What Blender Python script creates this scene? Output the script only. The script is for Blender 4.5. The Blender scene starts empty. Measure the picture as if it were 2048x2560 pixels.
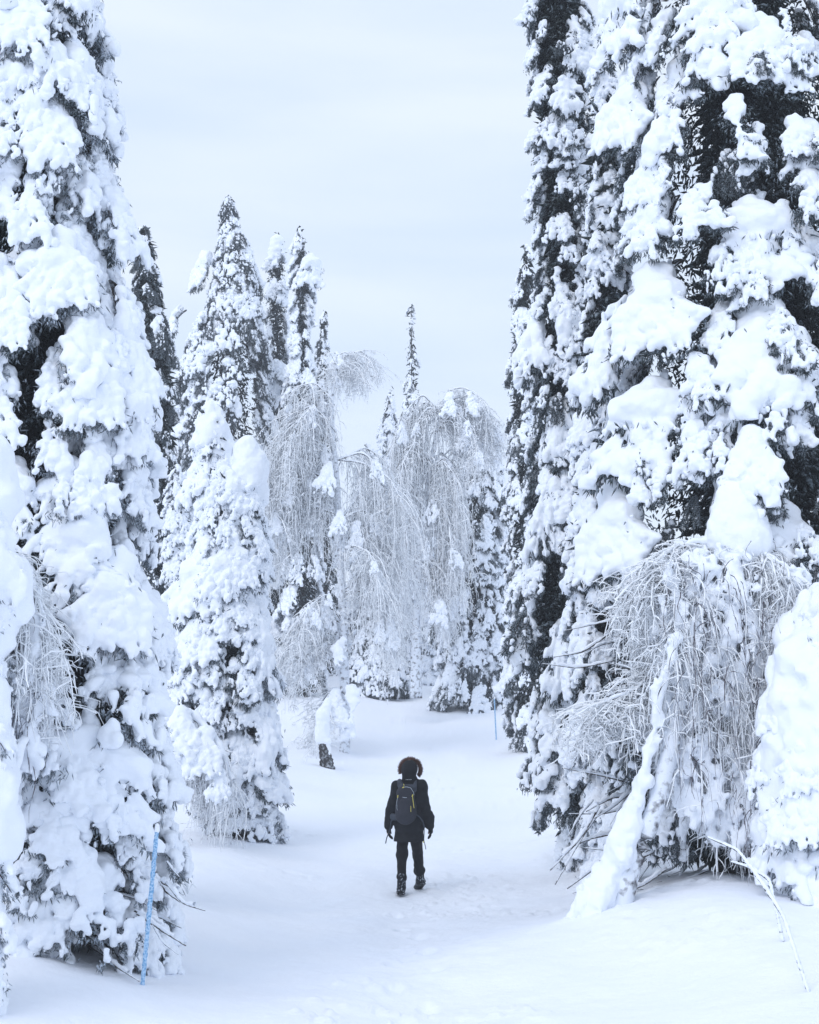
import bpy, math, random
import numpy as np
from mathutils import Vector, Matrix, Euler

# ------------------------------------------------------------------ camera
FPX = 3555.0            # focal length in pixels of the 2048 x 2560 photograph
CAM_Z = 2.0
PITCH = math.atan((1822 - 1280) / FPX)
scene = bpy.context.scene
COL = scene.collection
cam_d = bpy.data.cameras.new('camera')
cam = bpy.data.objects.new('camera', cam_d)
COL.objects.link(cam)
cam.location = (0, 0, CAM_Z)
cam.rotation_euler = (math.pi / 2 + PITCH, 0, 0)
cam_d.sensor_fit = 'VERTICAL'
cam_d.sensor_height = 36.0
cam_d.lens = 36.0 * FPX / 2560.0
cam_d.clip_end = 2000
cam_d.clip_start = 0.1
scene.camera = cam

# ------------------------------------------------------------------ light
SUN_EL, SUN_AZ = 42.0, 215.0      # low, hazy, behind and left of the camera
world = bpy.data.worlds.new('World')
scene.world = world
world.use_nodes = True
wn, wl = world.node_tree.nodes, world.node_tree.links
wn.clear()
w_out = wn.new('ShaderNodeOutputWorld')
w_bg = wn.new('ShaderNodeBackground')
w_sky = wn.new('ShaderNodeTexSky')
w_sky.sky_type = 'NISHITA'
w_sky.sun_disc = False
w_sky.sun_elevation = math.radians(SUN_EL)
w_sky.sun_rotation = math.radians(SUN_AZ)
w_co = wn.new('ShaderNodeTexCoord')
w_map = wn.new('ShaderNodeMapping')
w_map.inputs['Scale'].default_value = (1.2, 1.0, 5.5)
w_map.inputs['Rotation'].default_value = (0.0, math.radians(7), 0.0)
w_noise = wn.new('ShaderNodeTexNoise')
w_noise.inputs['Scale'].default_value = 1.7
w_noise.inputs['Detail'].default_value = 5
w_noise.inputs['Roughness'].default_value = 0.5
w_noise.inputs['Distortion'].default_value = 0.35
w_ramp = wn.new('ShaderNodeValToRGB')
w_ramp.color_ramp.elements[0].position = 0.34
w_ramp.color_ramp.elements[0].color = (6.10, 7.30, 9.35, 1)
w_ramp.color_ramp.elements[1].position = 0.66
w_ramp.color_ramp.elements[1].color = (7.65, 8.50, 9.75, 1)
w_mix = wn.new('ShaderNodeMix')
w_mix.data_type = 'RGBA'
w_mix.inputs['Factor'].default_value = 0.93      # thin overcast nearly hides the blue
wl.new(w_co.outputs['Generated'], w_map.inputs['Vector'])
wl.new(w_map.outputs['Vector'], w_noise.inputs['Vector'])
wl.new(w_noise.outputs['Fac'], w_ramp.inputs['Fac'])
wl.new(w_sky.outputs['Color'], w_mix.inputs['A'])
wl.new(w_ramp.outputs['Color'], w_mix.inputs['B'])
wl.new(w_mix.outputs['Result'], w_bg.inputs['Color'])
w_bg.inputs['Strength'].default_value = 0.1
wl.new(w_bg.outputs['Background'], w_out.inputs['Surface'])

sun_d = bpy.data.lights.new('sun', 'SUN')
sun_d.energy = 0.95
sun_d.angle = math.radians(35)
sun_d.color = (0.98, 0.96, 0.97)
sun = bpy.data.objects.new('sun', sun_d)
COL.objects.link(sun)
_az = math.radians(SUN_AZ)
_sd = Vector((math.sin(_az) * math.cos(math.radians(SUN_EL)), math.cos(_az) * math.cos(math.radians(SUN_EL)), math.sin(math.radians(SUN_EL))))
sun.rotation_euler = _sd.to_track_quat('Z', 'Y').to_euler()
sun.location = (0, 0, 30)

scene.view_settings.view_transform = 'Standard'
scene.view_settings.look = 'None'
scene.view_settings.exposure = 0.20
scene.view_settings.gamma = 1.0
scene.view_settings.use_curve_mapping = False
scene.cycles.max_bounces = 7
scene.cycles.diffuse_bounces = 5
scene.cycles.glossy_bounces = 2
scene.cycles.volume_bounces = 1
scene.cycles.use_denoising = True

# ------------------------------------------------------------------ helpers
def ray_dir(x, y):
    d = Vector(((x - 1024) / FPX, (1280 - y) / FPX, -1.0))
    return cam.rotation_euler.to_matrix() @ d

def at(x, y, Y):
    """point of the photograph's pixel (x, y) that stands Y metres in front of the camera"""
    d = ray_dir(x, y)
    return Vector((0, 0, CAM_Z)) + d * (Y / d.y)

_H = np.random.RandomState(7).rand(64, 64, 64).astype(np.float32)
def vnoise(P, f, off=0.0):
    Q = P * f + 100.37 + off
    I = np.floor(Q).astype(np.int64)
    w = (Q - I).astype(np.float32)
    w = w * w * (3 - 2 * w)
    r = 0
    for a in (0, 1):
        wa = w[..., 0] if a else 1 - w[..., 0]
        for b in (0, 1):
            wb = w[..., 1] if b else 1 - w[..., 1]
            for c in (0, 1):
                wc = w[..., 2] if c else 1 - w[..., 2]
                r = r + wa * wb * wc * _H[(I[..., 0] + a) & 63, (I[..., 1] + b) & 63, (I[..., 2] + c) & 63]
    return r - 0.5

def fbm(x, y, f, octv=3, off=0.0):
    x = np.asarray(x, float); y = np.asarray(y, float)
    r, a = 0, 1.0
    for k in range(octv):
        r = r + a * vnoise(np.stack([x, y, np.zeros_like(x) + 3.1 * k], -1), f, off + 11.3 * k)
        a *= 0.5; f *= 2.1
    return r

def sstep(a, b, x):
    t = np.clip((x - a) / (b - a), 0, 1)
    return t * t * (3 - 2 * t)

def ground_z(X, Y, fine=True):
    X = np.asarray(X, float); Y = np.asarray(Y, float)
    z = np.interp(Y, [-20, 0, 18, 23, 30, 36, 44, 52, 70, 110, 400], [0, 0, 0, 0.28, 0.70, 1.12, 2.0, 3.05, 5.2, 9.0, 12.0])
    # the trodden path is a shallow trough, banks rise on both sides
    cx = np.interp(Y, [0, 17, 30, 45], [0.1, 0.05, 0.35, 1.0])
    d = X - cx
    z = z + 0.28 * sstep(1.3, 3.2, np.abs(d)) - 0.05
    z = z + 0.16 * np.exp(-((X + 3.0) / 1.7) ** 2 - ((Y - 10.8) / 1.1) ** 2)
    z = z + 0.12 * np.exp(-((X - 3.0) / 1.9) ** 2 - ((Y - 14.0) / 2.4) ** 2)
    z = z + 0.13 * sstep(0.6, 2.4, X) * np.exp(-((Y - 14.5) / 3.2) ** 2) + 0.10 * np.exp(-((X - 1.6) / 1.2) ** 2 - ((Y - 13.0) / 1.6) ** 2)
    z = z + 0.16 * fbm(X, Y, 0.35, 2)
    if fine:
        z = z + 0.055 * fbm(X, Y, 1.1, 3, 5.0)
        # crusty fallen clods in the near snow and under the trees
        cl = sstep(0.12, 0.35, fbm(X, Y, 0.8, 2, 21.0)) * sstep(0.10, 0.30, fbm(X, Y, 9.0, 2, 3.0))
        z = z + 0.034 * cl
        # boot prints up the middle of the path, softened by drift
        for i, yy in enumerate(np.arange(7.0, 17.0, 0.62)):
            px_ = float(np.interp(yy, [0, 17], [0.1, 0.0])) + (0.13 if i % 2 else -0.13) + 0.05 * math.sin(i * 2.3)
            e = ((X - px_) / 0.075) ** 2 + ((Y - yy) / 0.16) ** 2
            if e.size > 4: e = np.minimum(e, 30)
            z = z - 0.040 * np.exp(-e * e) + 0.008 * np.exp(-(np.sqrt(e) - 1.5) ** 2 * 5)
        # trampled snow on the path and soft lumps
        tr = np.exp(-(d / 0.9) ** 2)
        z = z + 0.045 * tr * fbm(X, Y, 4.0, 3, 9.0) - 0.05 * np.exp(-((d + 0.05) / 0.45) ** 2) + 0.012 * fbm(X, Y, 7.0, 2, 2.0)
    return z

def ground_at(x, y):
    """where the ray through pixel (x, y) meets the snow"""
    d = ray_dir(x, y)
    lo = 3.0
    Y = lo
    while Y < 150:
        p = Vector((0, 0, CAM_Z)) + d * (Y / d.y)
        if p.z < float(ground_z(p.x, p.y)):
            break
        Y += 0.1
    return Vector((p.x, p.y, float(ground_z(p.x, p.y))))

def tag(o, label=None, cat=None, group=None, kind=None):
    if label: o['label'] = label
    if cat: o['category'] = cat
    if group: o['group'] = group
    if kind: o['kind'] = kind
    return o

def empty(name, loc, label=None, cat=None, group=None):
    o = bpy.data.objects.new(name, None)
    o.empty_display_size = 0.2
    COL.objects.link(o)
    o.location = loc
    return tag(o, label, cat, group)

def link_mesh(name, me, parent=None, mat=None, M=None):
    o = bpy.data.objects.new(name, me)
    COL.objects.link(o)
    if mat is not None and not me.materials:
        me.materials.append(mat)
    if parent is not None:
        o.parent = parent
    if M is not None:
        o.matrix_basis = M
    return o

def np_mesh(name, V, F, smooth=True, mats=None, fmat=None):
    """V (n,3), F (m,3 or 4) -> mesh"""
    V = np.ascontiguousarray(V, np.float32); F = np.ascontiguousarray(F, np.int32)
    me = bpy.data.meshes.new(name)
    k = F.shape[1]
    me.vertices.add(len(V)); me.vertices.foreach_set('co', V.ravel())
    me.loops.add(F.size); me.loops.foreach_set('vertex_index', F.ravel())
    me.polygons.add(len(F))
    me.polygons.foreach_set('loop_start', np.arange(0, F.size, k, dtype=np.int32))
    if smooth:
        me.polygons.foreach_set('use_smooth', np.ones(len(F), bool))
    if mats:
        for m in mats: me.materials.append(m)
    if fmat is not None:
        me.polygons.foreach_set('material_index', np.asarray(fmat, np.int32))
    me.update(calc_edges=True)
    return me

# --- smooth distance-field shapes meshed by surface nets
class Field:
    def __init__(self, lo, hi, h):
        self.h = h
        self.lo = np.array(lo, float)
        self.n = np.ceil((np.array(hi, float) - self.lo) / h).astype(int) + 1
        self.F = np.full(self.n, 9.0, np.float32)
    def _sub(self, lo, hi):
        a = np.clip(np.floor((lo - self.lo) / self.h).astype(int), 0, self.n - 1)
        b = np.clip(np.ceil((hi - self.lo) / self.h).astype(int) + 1, 1, self.n)
        sl = tuple(slice(int(i), int(j)) for i, j in zip(a, b))
        g = np.meshgrid(*[self.lo[i] + self.h * np.arange(a[i], b[i]) for i in range(3)], indexing='ij', sparse=True)
        return sl, g
    def cone(self, p, q, r1, r2, k=0.03, sq=(1, 1, 1), sub=False):
        """tapered capsule from p to q; sq squashes the axes"""
        p = np.array(p, float); q = np.array(q, float)
        R = max(r1, r2) * max(sq) + k * 1.5 + 2 * self.h
        sl, (x, y, z) = self._sub(np.minimum(p, q) - R, np.maximum(p, q) + R)
        if min(s.stop - s.start for s in sl) <= 0: return
        d = q - p; L2 = max(float(d @ d), 1e-9)
        px_, py_, pz_ = x - p[0], y - p[1], z - p[2]
        t = np.clip((px_ * d[0] + py_ * d[1] + pz_ * d[2]) / L2, 0, 1)
        D = np.sqrt(((px_ - t * d[0]) / sq[0]) ** 2 + ((py_ - t * d[1]) / sq[1]) ** 2 + ((pz_ - t * d[2]) / sq[2]) ** 2) * min(sq) - (r1 + (r2 - r1) * t) * min(sq)
        A = self.F[sl]
        if sub:
            self.F[sl] = np.maximum(A, -D)
        elif k > 0:
            hh = np.maximum(k - np.abs(A - D), 0) / k
            self.F[sl] = np.minimum(A, D) - hh * hh * k * 0.25
        else:
            self.F[sl] = np.minimum(A, D)
    def noise(self, f, amp, off=0.0):
        m = np.abs(self.F) < max(amp * 1.5, self.h * 3)
        I = np.argwhere(m)
        P = self.lo + I * self.h
        self.F[m] += (amp * 2 * vnoise(P, f, off)).astype(np.float32)
    def mesh(self, name, mats=None):
        F = self.F
        F[0] = F[-1] = 9; F[:, 0] = F[:, -1] = 9; F[:, :, 0] = F[:, :, -1] = 9
        ins = F < 0
        nx, ny, nz = F.shape
        c = np.zeros((nx - 1, ny - 1, nz - 1), np.int8)
        for a in (0, 1):
            for b in (0, 1):
                for d in (0, 1):
                    c += ins[a:nx - 1 + a, b:ny - 1 + b, d:nz - 1 + d]
        cell = (c > 0) & (c < 8)
        idx = np.full(cell.shape, -1, np.int64)
        I = np.argwhere(cell)
        idx[cell] = np.arange(len(I))
        acc = np.zeros((len(I), 3)); cnt = np.zeros(len(I))
        corners = [(a, b, d) for a in (0, 1) for b in (0, 1) for d in (0, 1)]
        val = {cc: F[I[:, 0] + cc[0], I[:, 1] + cc[1], I[:, 2] + cc[2]] for cc in corners}
        for cc in corners:
            for ax in range(3):
                if cc[ax] == 0:
                    dd = list(cc); dd[ax] = 1; dd = tuple(dd)
                    v0, v1 = val[cc], val[dd]
                    m = (v0 < 0) != (v1 < 0)
                    t = np.where(m, v0 / np.where(m, v0 - v1, 1), 0)
                    for k in range(3):
                        acc[m, k] += cc[k] + (t[m] if k == ax else 0)
                    cnt[m] += 1
        V = self.lo + (I + acc / cnt[:, None]) * self.h
        quads = []
        # x edges
        for ax in range(3):
            A = ins[:-1] if ax == 0 else ins[:, :-1] if ax == 1 else ins[:, :, :-1]
            B = ins[1:] if ax == 0 else ins[:, 1:] if ax == 1 else ins[:, :, 1:]
            E = np.argwhere(A != B)
            u, v = [(1, 2), (2, 0), (0, 1)][ax]
            ok = (E[:, u] > 0) & (E[:, v] > 0)
            E = E[ok]
            s = A[E[:, 0], E[:, 1], E[:, 2]]
            def cid(du, dv):
                J = E.copy(); J[:, u] -= du; J[:, v] -= dv
                return idx[J[:, 0], J[:, 1], J[:, 2]]
            q = np.stack([cid(1, 1), cid(0, 1), cid(0, 0), cid(1, 0)], 1)
            q[~s] = q[~s][:, ::-1]
            quads.append(q)
        Q = np.concatenate(quads)
        Q = Q[(Q >= 0).all(1)]
        return np_mesh(name, V, Q, True, mats)

def tubes(P, R, sides=3, jitter=0.0, rng=None, cap=True):
    """P (n, k, 3) polylines, R (n, k) radii -> V, F of n tubes"""
    n, k, _ = P.shape
    T = np.gradient(P, axis=1)
    T /= np.linalg.norm(T, axis=2, keepdims=True) + 1e-9
    ref = np.where(np.abs(T[..., 2:3]) > 0.9, np.array([1.0, 0, 0]), np.array([0, 0, 1.0]))
    U = np.cross(T, ref); U /= np.linalg.norm(U, axis=2, keepdims=True) + 1e-9
    W = np.cross(T, U)
    a = np.arange(sides) * 2 * math.pi / sides
    if jitter and rng is not None:
        RR = R[..., None] * (1 + jitter * rng.uniform(-1, 1, (n, k, sides)))
    else:
        RR = np.repeat(R[..., None], sides, 2)
    V = P[:, :, None, :] + RR[..., None] * (np.cos(a)[None, None, :, None] * U[:, :, None, :] + np.sin(a)[None, None, :, None] * W[:, :, None, :])
    V = V.reshape(-1, 3)
    base = (np.arange(n) * k * sides)[:, None, None]
    i = (np.arange(k - 1) * sides)[None, :, None]
    j = np.arange(sides)[None, None, :]
    j2 = (j + 1) % sides
    F = np.stack([base + i + j, base + i + j2, base + i + sides + j2, base + i + sides + j], -1).reshape(-1, 4)
    return V, F

def catmull(pts, n):
    pts = np.array(pts, float)
    t = np.concatenate([[0], np.cumsum(np.linalg.norm(np.diff(pts, axis=0), axis=1))])
    s = np.linspace(0, t[-1], n)
    out = np.stack([np.interp(s, t, pts[:, i]) for i in range(pts.shape[1])], 1)
    for _ in range(max(1, n // (2 * len(pts)))):
        out[1:-1] = 0.25 * out[:-2] + 0.5 * out[1:-1] + 0.25 * out[2:]
    return out

def tube_mesh(name, pts, r, mat, n=24, sides=10, jitter=0.0, seed=0, vary=0.0):
    P = catmull(pts, n)
    r = np.interp(np.linspace(0, 1, n), np.linspace(0, 1, len(r)), r)
    rng = np.random.RandomState(seed)
    if vary: r = r * (1 + vary * rng.uniform(-1, 1, n))
    V, F = tubes(P[None], r[None], sides, jitter, rng)
    # close both ends
    nv = len(V)
    V = np.concatenate([V, P[:1], P[-1:]])
    s = np.arange(sides); s2 = (s + 1) % sides
    c0 = np.stack([s2, s, np.full(sides, nv), np.full(sides, nv)], 1)
    o = (n - 1) * sides
    F3 = [(int(b), int(a), nv) for a, b in zip(s, s2)] + [(int(o + a), int(o + b), nv + 1) for a, b in zip(s, s2)]
    me = bpy.data.meshes.new(name)
    me.from_pydata(V.tolist(), [], F.tolist() + F3)
    for p in me.polygons: p.use_smooth = True
    me.materials.append(mat)
    me.update()
    return me

# ------------------------------------------------------------------ materials
def new_mat(name):
    m = bpy.data.materials.new(name)
    m.use_nodes = True
    nt = m.node_tree
    return m, nt, nt.nodes, nt.links, nt.nodes['Principled BSDF']

def mat_snow(name, col, col2, scale=3.0, bump=0.25, bscale=35.0, bdist=0.02):
    m, nt, N, L, P = new_mat(name)
    tc = N.new('ShaderNodeTexCoord')
    n1 = N.new('ShaderNodeTexNoise'); n1.inputs['Scale'].default_value = scale; n1.inputs['Detail'].default_value = 4
    mx = N.new('ShaderNodeMix'); mx.data_type = 'RGBA'
    mx.inputs['A'].default_value = (*col, 1); mx.inputs['B'].default_value = (*col2, 1)
    L.new(tc.outputs['Object'], n1.inputs['Vector']); L.new(n1.outputs['Fac'], mx.inputs['Factor'])
    L.new(mx.outputs['Result'], P.inputs['Base Color'])
    n2 = N.new('ShaderNodeTexNoise'); n2.inputs['Scale'].default_value = bscale; n2.inputs['Detail'].default_value = 5
    n2.inputs['Roughness'].default_value = 0.65
    L.new(tc.outputs['Object'], n2.inputs['Vector'])
    b = N.new('ShaderNodeBump'); b.inputs['Strength'].default_value = bump; b.inputs['Distance'].default_value = bdist
    L.new(n2.outputs['Fac'], b.inputs['Height']); L.new(b.outputs['Normal'], P.inputs['Normal'])
    P.inputs['Roughness'].default_value = 0.85
    P.inputs['Specular IOR Level'].default_value = 0.25
    return m

def mat_frosted(name, dark, frost, amount=0.5, scale=60.0, up=0.5, island=0.3, rough=0.8, soft=0.12):
    """wood or needles with hoar frost that sits in patches and more on upward faces"""
    m, nt, N, L, P = new_mat(name)
    tc = N.new('ShaderNodeTexCoord')
    n1 = N.new('ShaderNodeTexNoise'); n1.inputs['Scale'].default_value = scale; n1.inputs['Detail'].default_value = 3
    L.new(tc.outputs['Object'], n1.inputs['Vector'])
    geo = N.new('ShaderNodeNewGeometry')
    sep = N.new('ShaderNodeSeparateXYZ'); L.new(geo.outputs['Normal'], sep.inputs['Vector'])
    a = N.new('ShaderNodeMath'); a.operation = 'MULTIPLY_ADD'
    L.new(sep.outputs['Z'], a.inputs[0]); a.inputs[1].default_value = up * 0.5
    L.new(n1.outputs['Fac'], a.inputs[2])
    b = N.new('ShaderNodeMath'); b.operation = 'MULTIPLY_ADD'
    L.new(geo.outputs['Random Per Island'], b.inputs[0]); b.inputs[1].default_value = island
    L.new(a.outputs[0], b.inputs[2])
    mr = N.new('ShaderNodeMapRange'); mr.clamp = True
    t = 1.0 - amount + island * 0.5
    mr.inputs['From Min'].default_value = t - soft * 0.9; mr.inputs['From Max'].default_value = t + soft
    L.new(b.outputs[0], mr.inputs['Value'])
    mx = N.new('ShaderNodeMix'); mx.data_type = 'RGBA'
    mx.inputs['A'].default_value = (*dark, 1); mx.inputs['B'].default_value = (*frost, 1)
    L.new(mr.outputs['Result'], mx.inputs['Factor']); L.new(mx.outputs['Result'], P.inputs['Base Color'])
    bp = N.new('ShaderNodeBump'); bp.inputs['Strength'].default_value = 0.5; bp.inputs['Distance'].default_value = 0.01
    L.new(n1.outputs['Fac'], bp.inputs['Height']); L.new(bp.outputs['Normal'], P.inputs['Normal'])
    P.inputs['Roughness'].default_value = rough
    P.inputs['Specular IOR Level'].default_value = 0.2
    return m

def mat_plain(name, col, rough=0.8, noise=0.3, scale=40, bump=0.2, spec=0.2):
    m, nt, N, L, P = new_mat(name)
    tc = N.new('ShaderNodeTexCoord')
    n1 = N.new('ShaderNodeTexNoise'); n1.inputs['Scale'].default_value = scale; n1.inputs['Detail'].default_value = 4
    L.new(tc.outputs['Object'], n1.inputs['Vector'])
    mx = N.new('ShaderNodeMix'); mx.data_type = 'RGBA'
    mx.inputs['A'].default_value = (*[c * (1 - noise) for c in col], 1)
    mx.inputs['B'].default_value = (*[min(1, c * (1 + noise)) for c in col], 1)
    L.new(n1.outputs['Fac'], mx.inputs['Factor']); L.new(mx.outputs['Result'], P.inputs['Base Color'])
    bp = N.new('ShaderNodeBump'); bp.inputs['Strength'].default_value = bump; bp.inputs['Distance'].default_value = 0.01
    L.new(n1.outputs['Fac'], bp.inputs['Height']); L.new(bp.outputs['Normal'], P.inputs['Normal'])
    P.inputs['Roughness'].default_value = rough
    P.inputs['Specular IOR Level'].default_value = spec
    return m

SNOW = mat_snow('tree_snow', (0.87, 0.915, 0.985), (0.92, 0.945, 0.985), 3.0, 0.35, 22.0, 0.02)
SNOW_G = mat_snow('ground_snow', (0.87, 0.91, 0.985), (0.93, 0.945, 0.985), 1.2, 0.55, 11.0, 0.03)
NEEDLE = mat_frosted('frosted_needles', (0.032, 0.045, 0.044), (0.40, 0.46, 0.53), 0.44, 45.0, 0.5, 0.25, soft=0.30)
NEEDLE_W = mat_frosted('rimed_needles', (0.06, 0.075, 0.08), (0.60, 0.67, 0.76), 0.52, 45.0, 0.5, 0.3, soft=0.28)
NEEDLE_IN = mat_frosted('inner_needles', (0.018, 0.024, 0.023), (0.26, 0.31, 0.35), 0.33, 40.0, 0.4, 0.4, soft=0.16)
BARK = mat_frosted('spruce_bark', (0.045, 0.038, 0.036), (0.40, 0.44, 0.50), 0.36, 14.0, 0.3, 0.0)
PINE_BARK = mat_frosted('pine_bark', (0.11, 0.060, 0.045), (0.45, 0.48, 0.52), 0.36, 9.0, 0.3, 0.0)
BIRCH_BARK = mat_frosted('birch_bark', (0.10, 0.095, 0.10), (0.78, 0.82, 0.88), 0.62, 11.0, 0.4, 0.0)
BRANCH = mat_frosted('dead_branch', (0.06, 0.052, 0.05), (0.80, 0.84, 0.9), 0.50, 20.0, 1.0, 0.15)
TWIG = mat_frosted('hoar_twigs', (0.15, 0.15, 0.19), (0.93, 0.955, 0.985), 0.87, 16.0, 0.30, 0.58)
TWIG_W = mat_frosted('rime_twigs', (0.14, 0.13, 0.17), (0.93, 0.955, 0.985), 0.95, 22.0, 0.15, 0.30)

TWIG_D = mat_frosted('half_bare_twigs', (0.10, 0.085, 0.10), (0.70, 0.74, 0.82), 0.42, 22.0, 0.4, 0.3)

# ------------------------------------------------------------------ snow load and bough prototypes
def shoots(rng, P, D, L, W):
    """spindle shaped needle shoots: base points P, directions D, lengths L, widths W"""
    n = len(P)
    D = D / (np.linalg.norm(D, axis=1, keepdims=True) + 1e-9)
    ref = rng.normal(size=(n, 3))
    U = np.cross(D, ref); U /= np.linalg.norm(U, axis=1, keepdims=True) + 1e-9
    Wv = np.cross(D, U)
    V = np.zeros((n, 5, 3))
    V[:, 0] = P
    m = P + D * (L * 0.35)[:, None]
    for i in range(3):
        a = i * 2.0944
        V[:, 1 + i] = m + (math.cos(a) * U + math.sin(a) * Wv) * W[:, None]
    V[:, 4] = P + D * L[:, None]
    f = np.array([[0, 2, 1], [0, 3, 2], [0, 1, 3], [4, 1, 2], [4, 2, 3], [4, 3, 1]])
    F = (np.arange(n)[:, None, None] * 5 + f[None]).reshape(-1, 3)
    return V.reshape(-1, 3), F

def build_load(kind, seed):
    """unit sized snow load on a drooping bough: attached at the origin, bulging to +x and hanging to -z"""
    rng = np.random.RandomState(seed)
    U = rng.uniform
    h = 0.0165
    if kind == 'cushion':
        F = Field((-0.25, -0.62, -1.12), (0.78, 0.62, 0.30), 0.018)
    elif kind == 'strip':
        F = Field((-0.2, -0.36, -1.2), (0.55, 0.36, 0.16), h)
    elif kind == 'cap':
        F = Field((-0.55, -0.55, -1.0), (0.55, 0.55, 0.45), 0.018)
    else:
        h = 0.0145
        F = Field((-0.25, -0.56, -1.2), (0.75, 0.56, 0.22), h)
    tips = []           # places where needles stick out
    if kind in ('drape', 'cushion'):
        wide = kind == 'cushion'
        ws = 1.45 if wide else 1.0
        bend = U(0.26, 0.42); lean = U(-0.12, 0.12)
        xs = lambda t: 0.03 + bend * math.sin(min(t, 1.1) * 1.6)
        for i in range(5):          # the core that joins the lobes
            t0, t1 = i / 5 * 0.7, (i + 1) / 5 * 0.7
            F.cone((xs(t0) - 0.05, lean * t0, -t0), (xs(t1) - 0.05, lean * t1, -t1), 0.075 + 0.03 * i / 4, 0.08 + 0.03 * i / 4, 0.04, (0.8, 1.2 * ws, 1))
        if wide:                    # smooth mound on top
            F.cone((0.08, U(-.03, .03), -0.02), (0.20, U(-.06, .06), -0.26), U(0.11, 0.15), U(0.15, 0.20), 0.08, (0.85, 1.15, 1))
            tips.append((np.array((0.3, 0.1, -0.42)), 0.10)); tips.append((np.array((0.3, -0.12, -0.42)), 0.10))
        for tier in range(5):
            nl = rng.randint(2, 5) + (tier > 0) + (tier > 1) + (tier > 2) + int(wide)
            hw = (0.08, 0.17, 0.25, 0.29, 0.25)[tier] * U(0.85, 1.1) * ws
            for j in range(nl):
                y = hw * (2 * (j + U(0.2, 0.8)) / nl - 1)
                t0 = tier * 0.175 + U(-.05, .07)
                L = U(0.08, 0.27)
                r = U(0.042, 0.092) * ((1.55 if wide else 1.15) if tier < 2 else 0.90)
                c_ = 0.35 if wide else 0.9
                p = np.array([xs(t0) - 0.3 * y * y, y * 0.65 + lean * t0, -t0])
                q = np.array([xs(t0 + L) + U(-.02, .06) - c_ * y * y, y * 1.10 + lean * t0 + U(-.03, .03), -t0 - L])
                m = (p + q) / 2 + (U(0, .03), 0, 0)
                kk = (0.055 if tier < 2 else 0.02) if wide else 0.018
                F.cone(p, m, r * 0.85, r * 1.1, kk); F.cone(m, q, r * 1.1, r * U(0.65, 1.0), kk * 0.8)
                if not (wide and tier < 1): tips.append((q, r * 1.05))
                if tier > 1 and U() < 0.6: tips.append((m, r * 0.8))
    elif kind == 'strip':
        y = 0
        p = np.array([0.05, 0, 0.0])
        for i in range(rng.randint(8, 11)):
            q = p + np.array([U(-0.01, 0.06) if i < 6 else U(-0.05, 0.03), U(-0.08, 0.08), -U(0.07, 0.14)])
            r = U(0.06, 0.125) * (1 - 0.035 * i)
            F.cone(p, q, r, r * U(0.7, 1.2), 0.045, (0.8, 1.15, 1))
            if U() < 0.6:
                sd = 1 if U() < 0.5 else -1
                e = q + np.array([U(-0.02, 0.03), sd * U(0.07, 0.15), -U(0.03, 0.14)])
                F.cone(q, e, r * 0.7, r * U(0.4, 0.7), 0.03)
                tips.append((e, r * 0.6))
            tips.append((q, r))
            p = q
            if p[2] < -0.98: break
    elif kind == 'popcorn':
        for k in range(rng.randint(34, 46)):
            t = U(0.0, 1)
            c = np.array([0.08 + 0.42 * math.sin(t * 1.4) + U(-.05, .05), U(-0.36, 0.36) * (0.35 + 0.75 * t), -t * 0.85 + U(-.03, .03)])
            r = U(0.026, 0.070) if k > 6 else U(0.07, 0.105)
            e = c + np.array([U(-.01, .03), U(-.05, .05), -U(0.02, 0.14)])
            F.cone(c, e, r, r * U(0.5, 0.9), 0.022)
            tips.append((e, r)); 
    elif kind == 'cap':
        F.cone((0, 0, 0.12), (U(-.03, .03), 0, -0.2), 0.20, 0.27, 0.1)
        F.cone((0, 0, -0.2), (0, 0, -0.55), 0.27, 0.24, 0.1)
        for k in range(14):
            a = U(0, 6.28)
            z = -U(0.2, 0.6)
            s = np.array([math.cos(a) * 0.17, math.sin(a) * 0.17, z])
            e = s + np.array([math.cos(a) * 0.12, math.sin(a) * 0.12, -U(0.12, 0.3)])
            r = U(0.07, 0.11)
            F.cone(s, e, r, r * 0.7, 0.06)
            tips.append((e, r))
    # crumbly rim
    for e, r in tips:
        for k in range(rng.randint(3, 8) if kind != 'popcorn' else rng.randint(1, 4)):
            d = rng.normal(size=3); d[2] = -abs(d[2]) * 0.9; d /= np.linalg.norm(d)
            c = np.array(e) + d * r * U(0.75, 1.1)
            rr = U(0.016, 0.042)
            F.cone(c, c + (0, 0, -U(0, .04)), rr, rr * 0.8, 0.012)
    F.noise(3.0, 0.055, seed * 1.7)
    F.noise(8.0, 0.034, seed * 2.3)
    F.noise(24.0, 0.009, seed * 0.7)
    snow = F.mesh('snow_load', [SNOW])
    # needles below and between the lobes: one dark open bough, one nearly plastered over
    fols = []
    for variant in (0, 1):
        P, D, L, W = [], [], [], []
        nn = {'drape': 34, 'cushion': 30, 'strip': 44, 'popcorn': 32, 'cap': 12}[kind] // (1 if variant == 0 else 2)
        for e, r in tips:
            r *= 1.15
            n = nn
            d = rng.normal(size=(n, 3)) * 0.45 + np.array([0.10, 0, -0.85])
            off = (-0.065, 0, -0.045) if variant == 0 else (-0.085, 0, -0.045)
            q = np.array(e) + off + rng.normal(size=(n, 3)) * np.array([r * 0.40, r * 0.75, r * 0.45])
            P.append(q); D.append(d); L.append(U(0.05, 0.13, n)); W.append(U(0.007, 0.014, n))
        V, Fc = shoots(rng, np.concatenate(P), np.concatenate(D), np.concatenate(L), np.concatenate(W))
        segs = []
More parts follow.
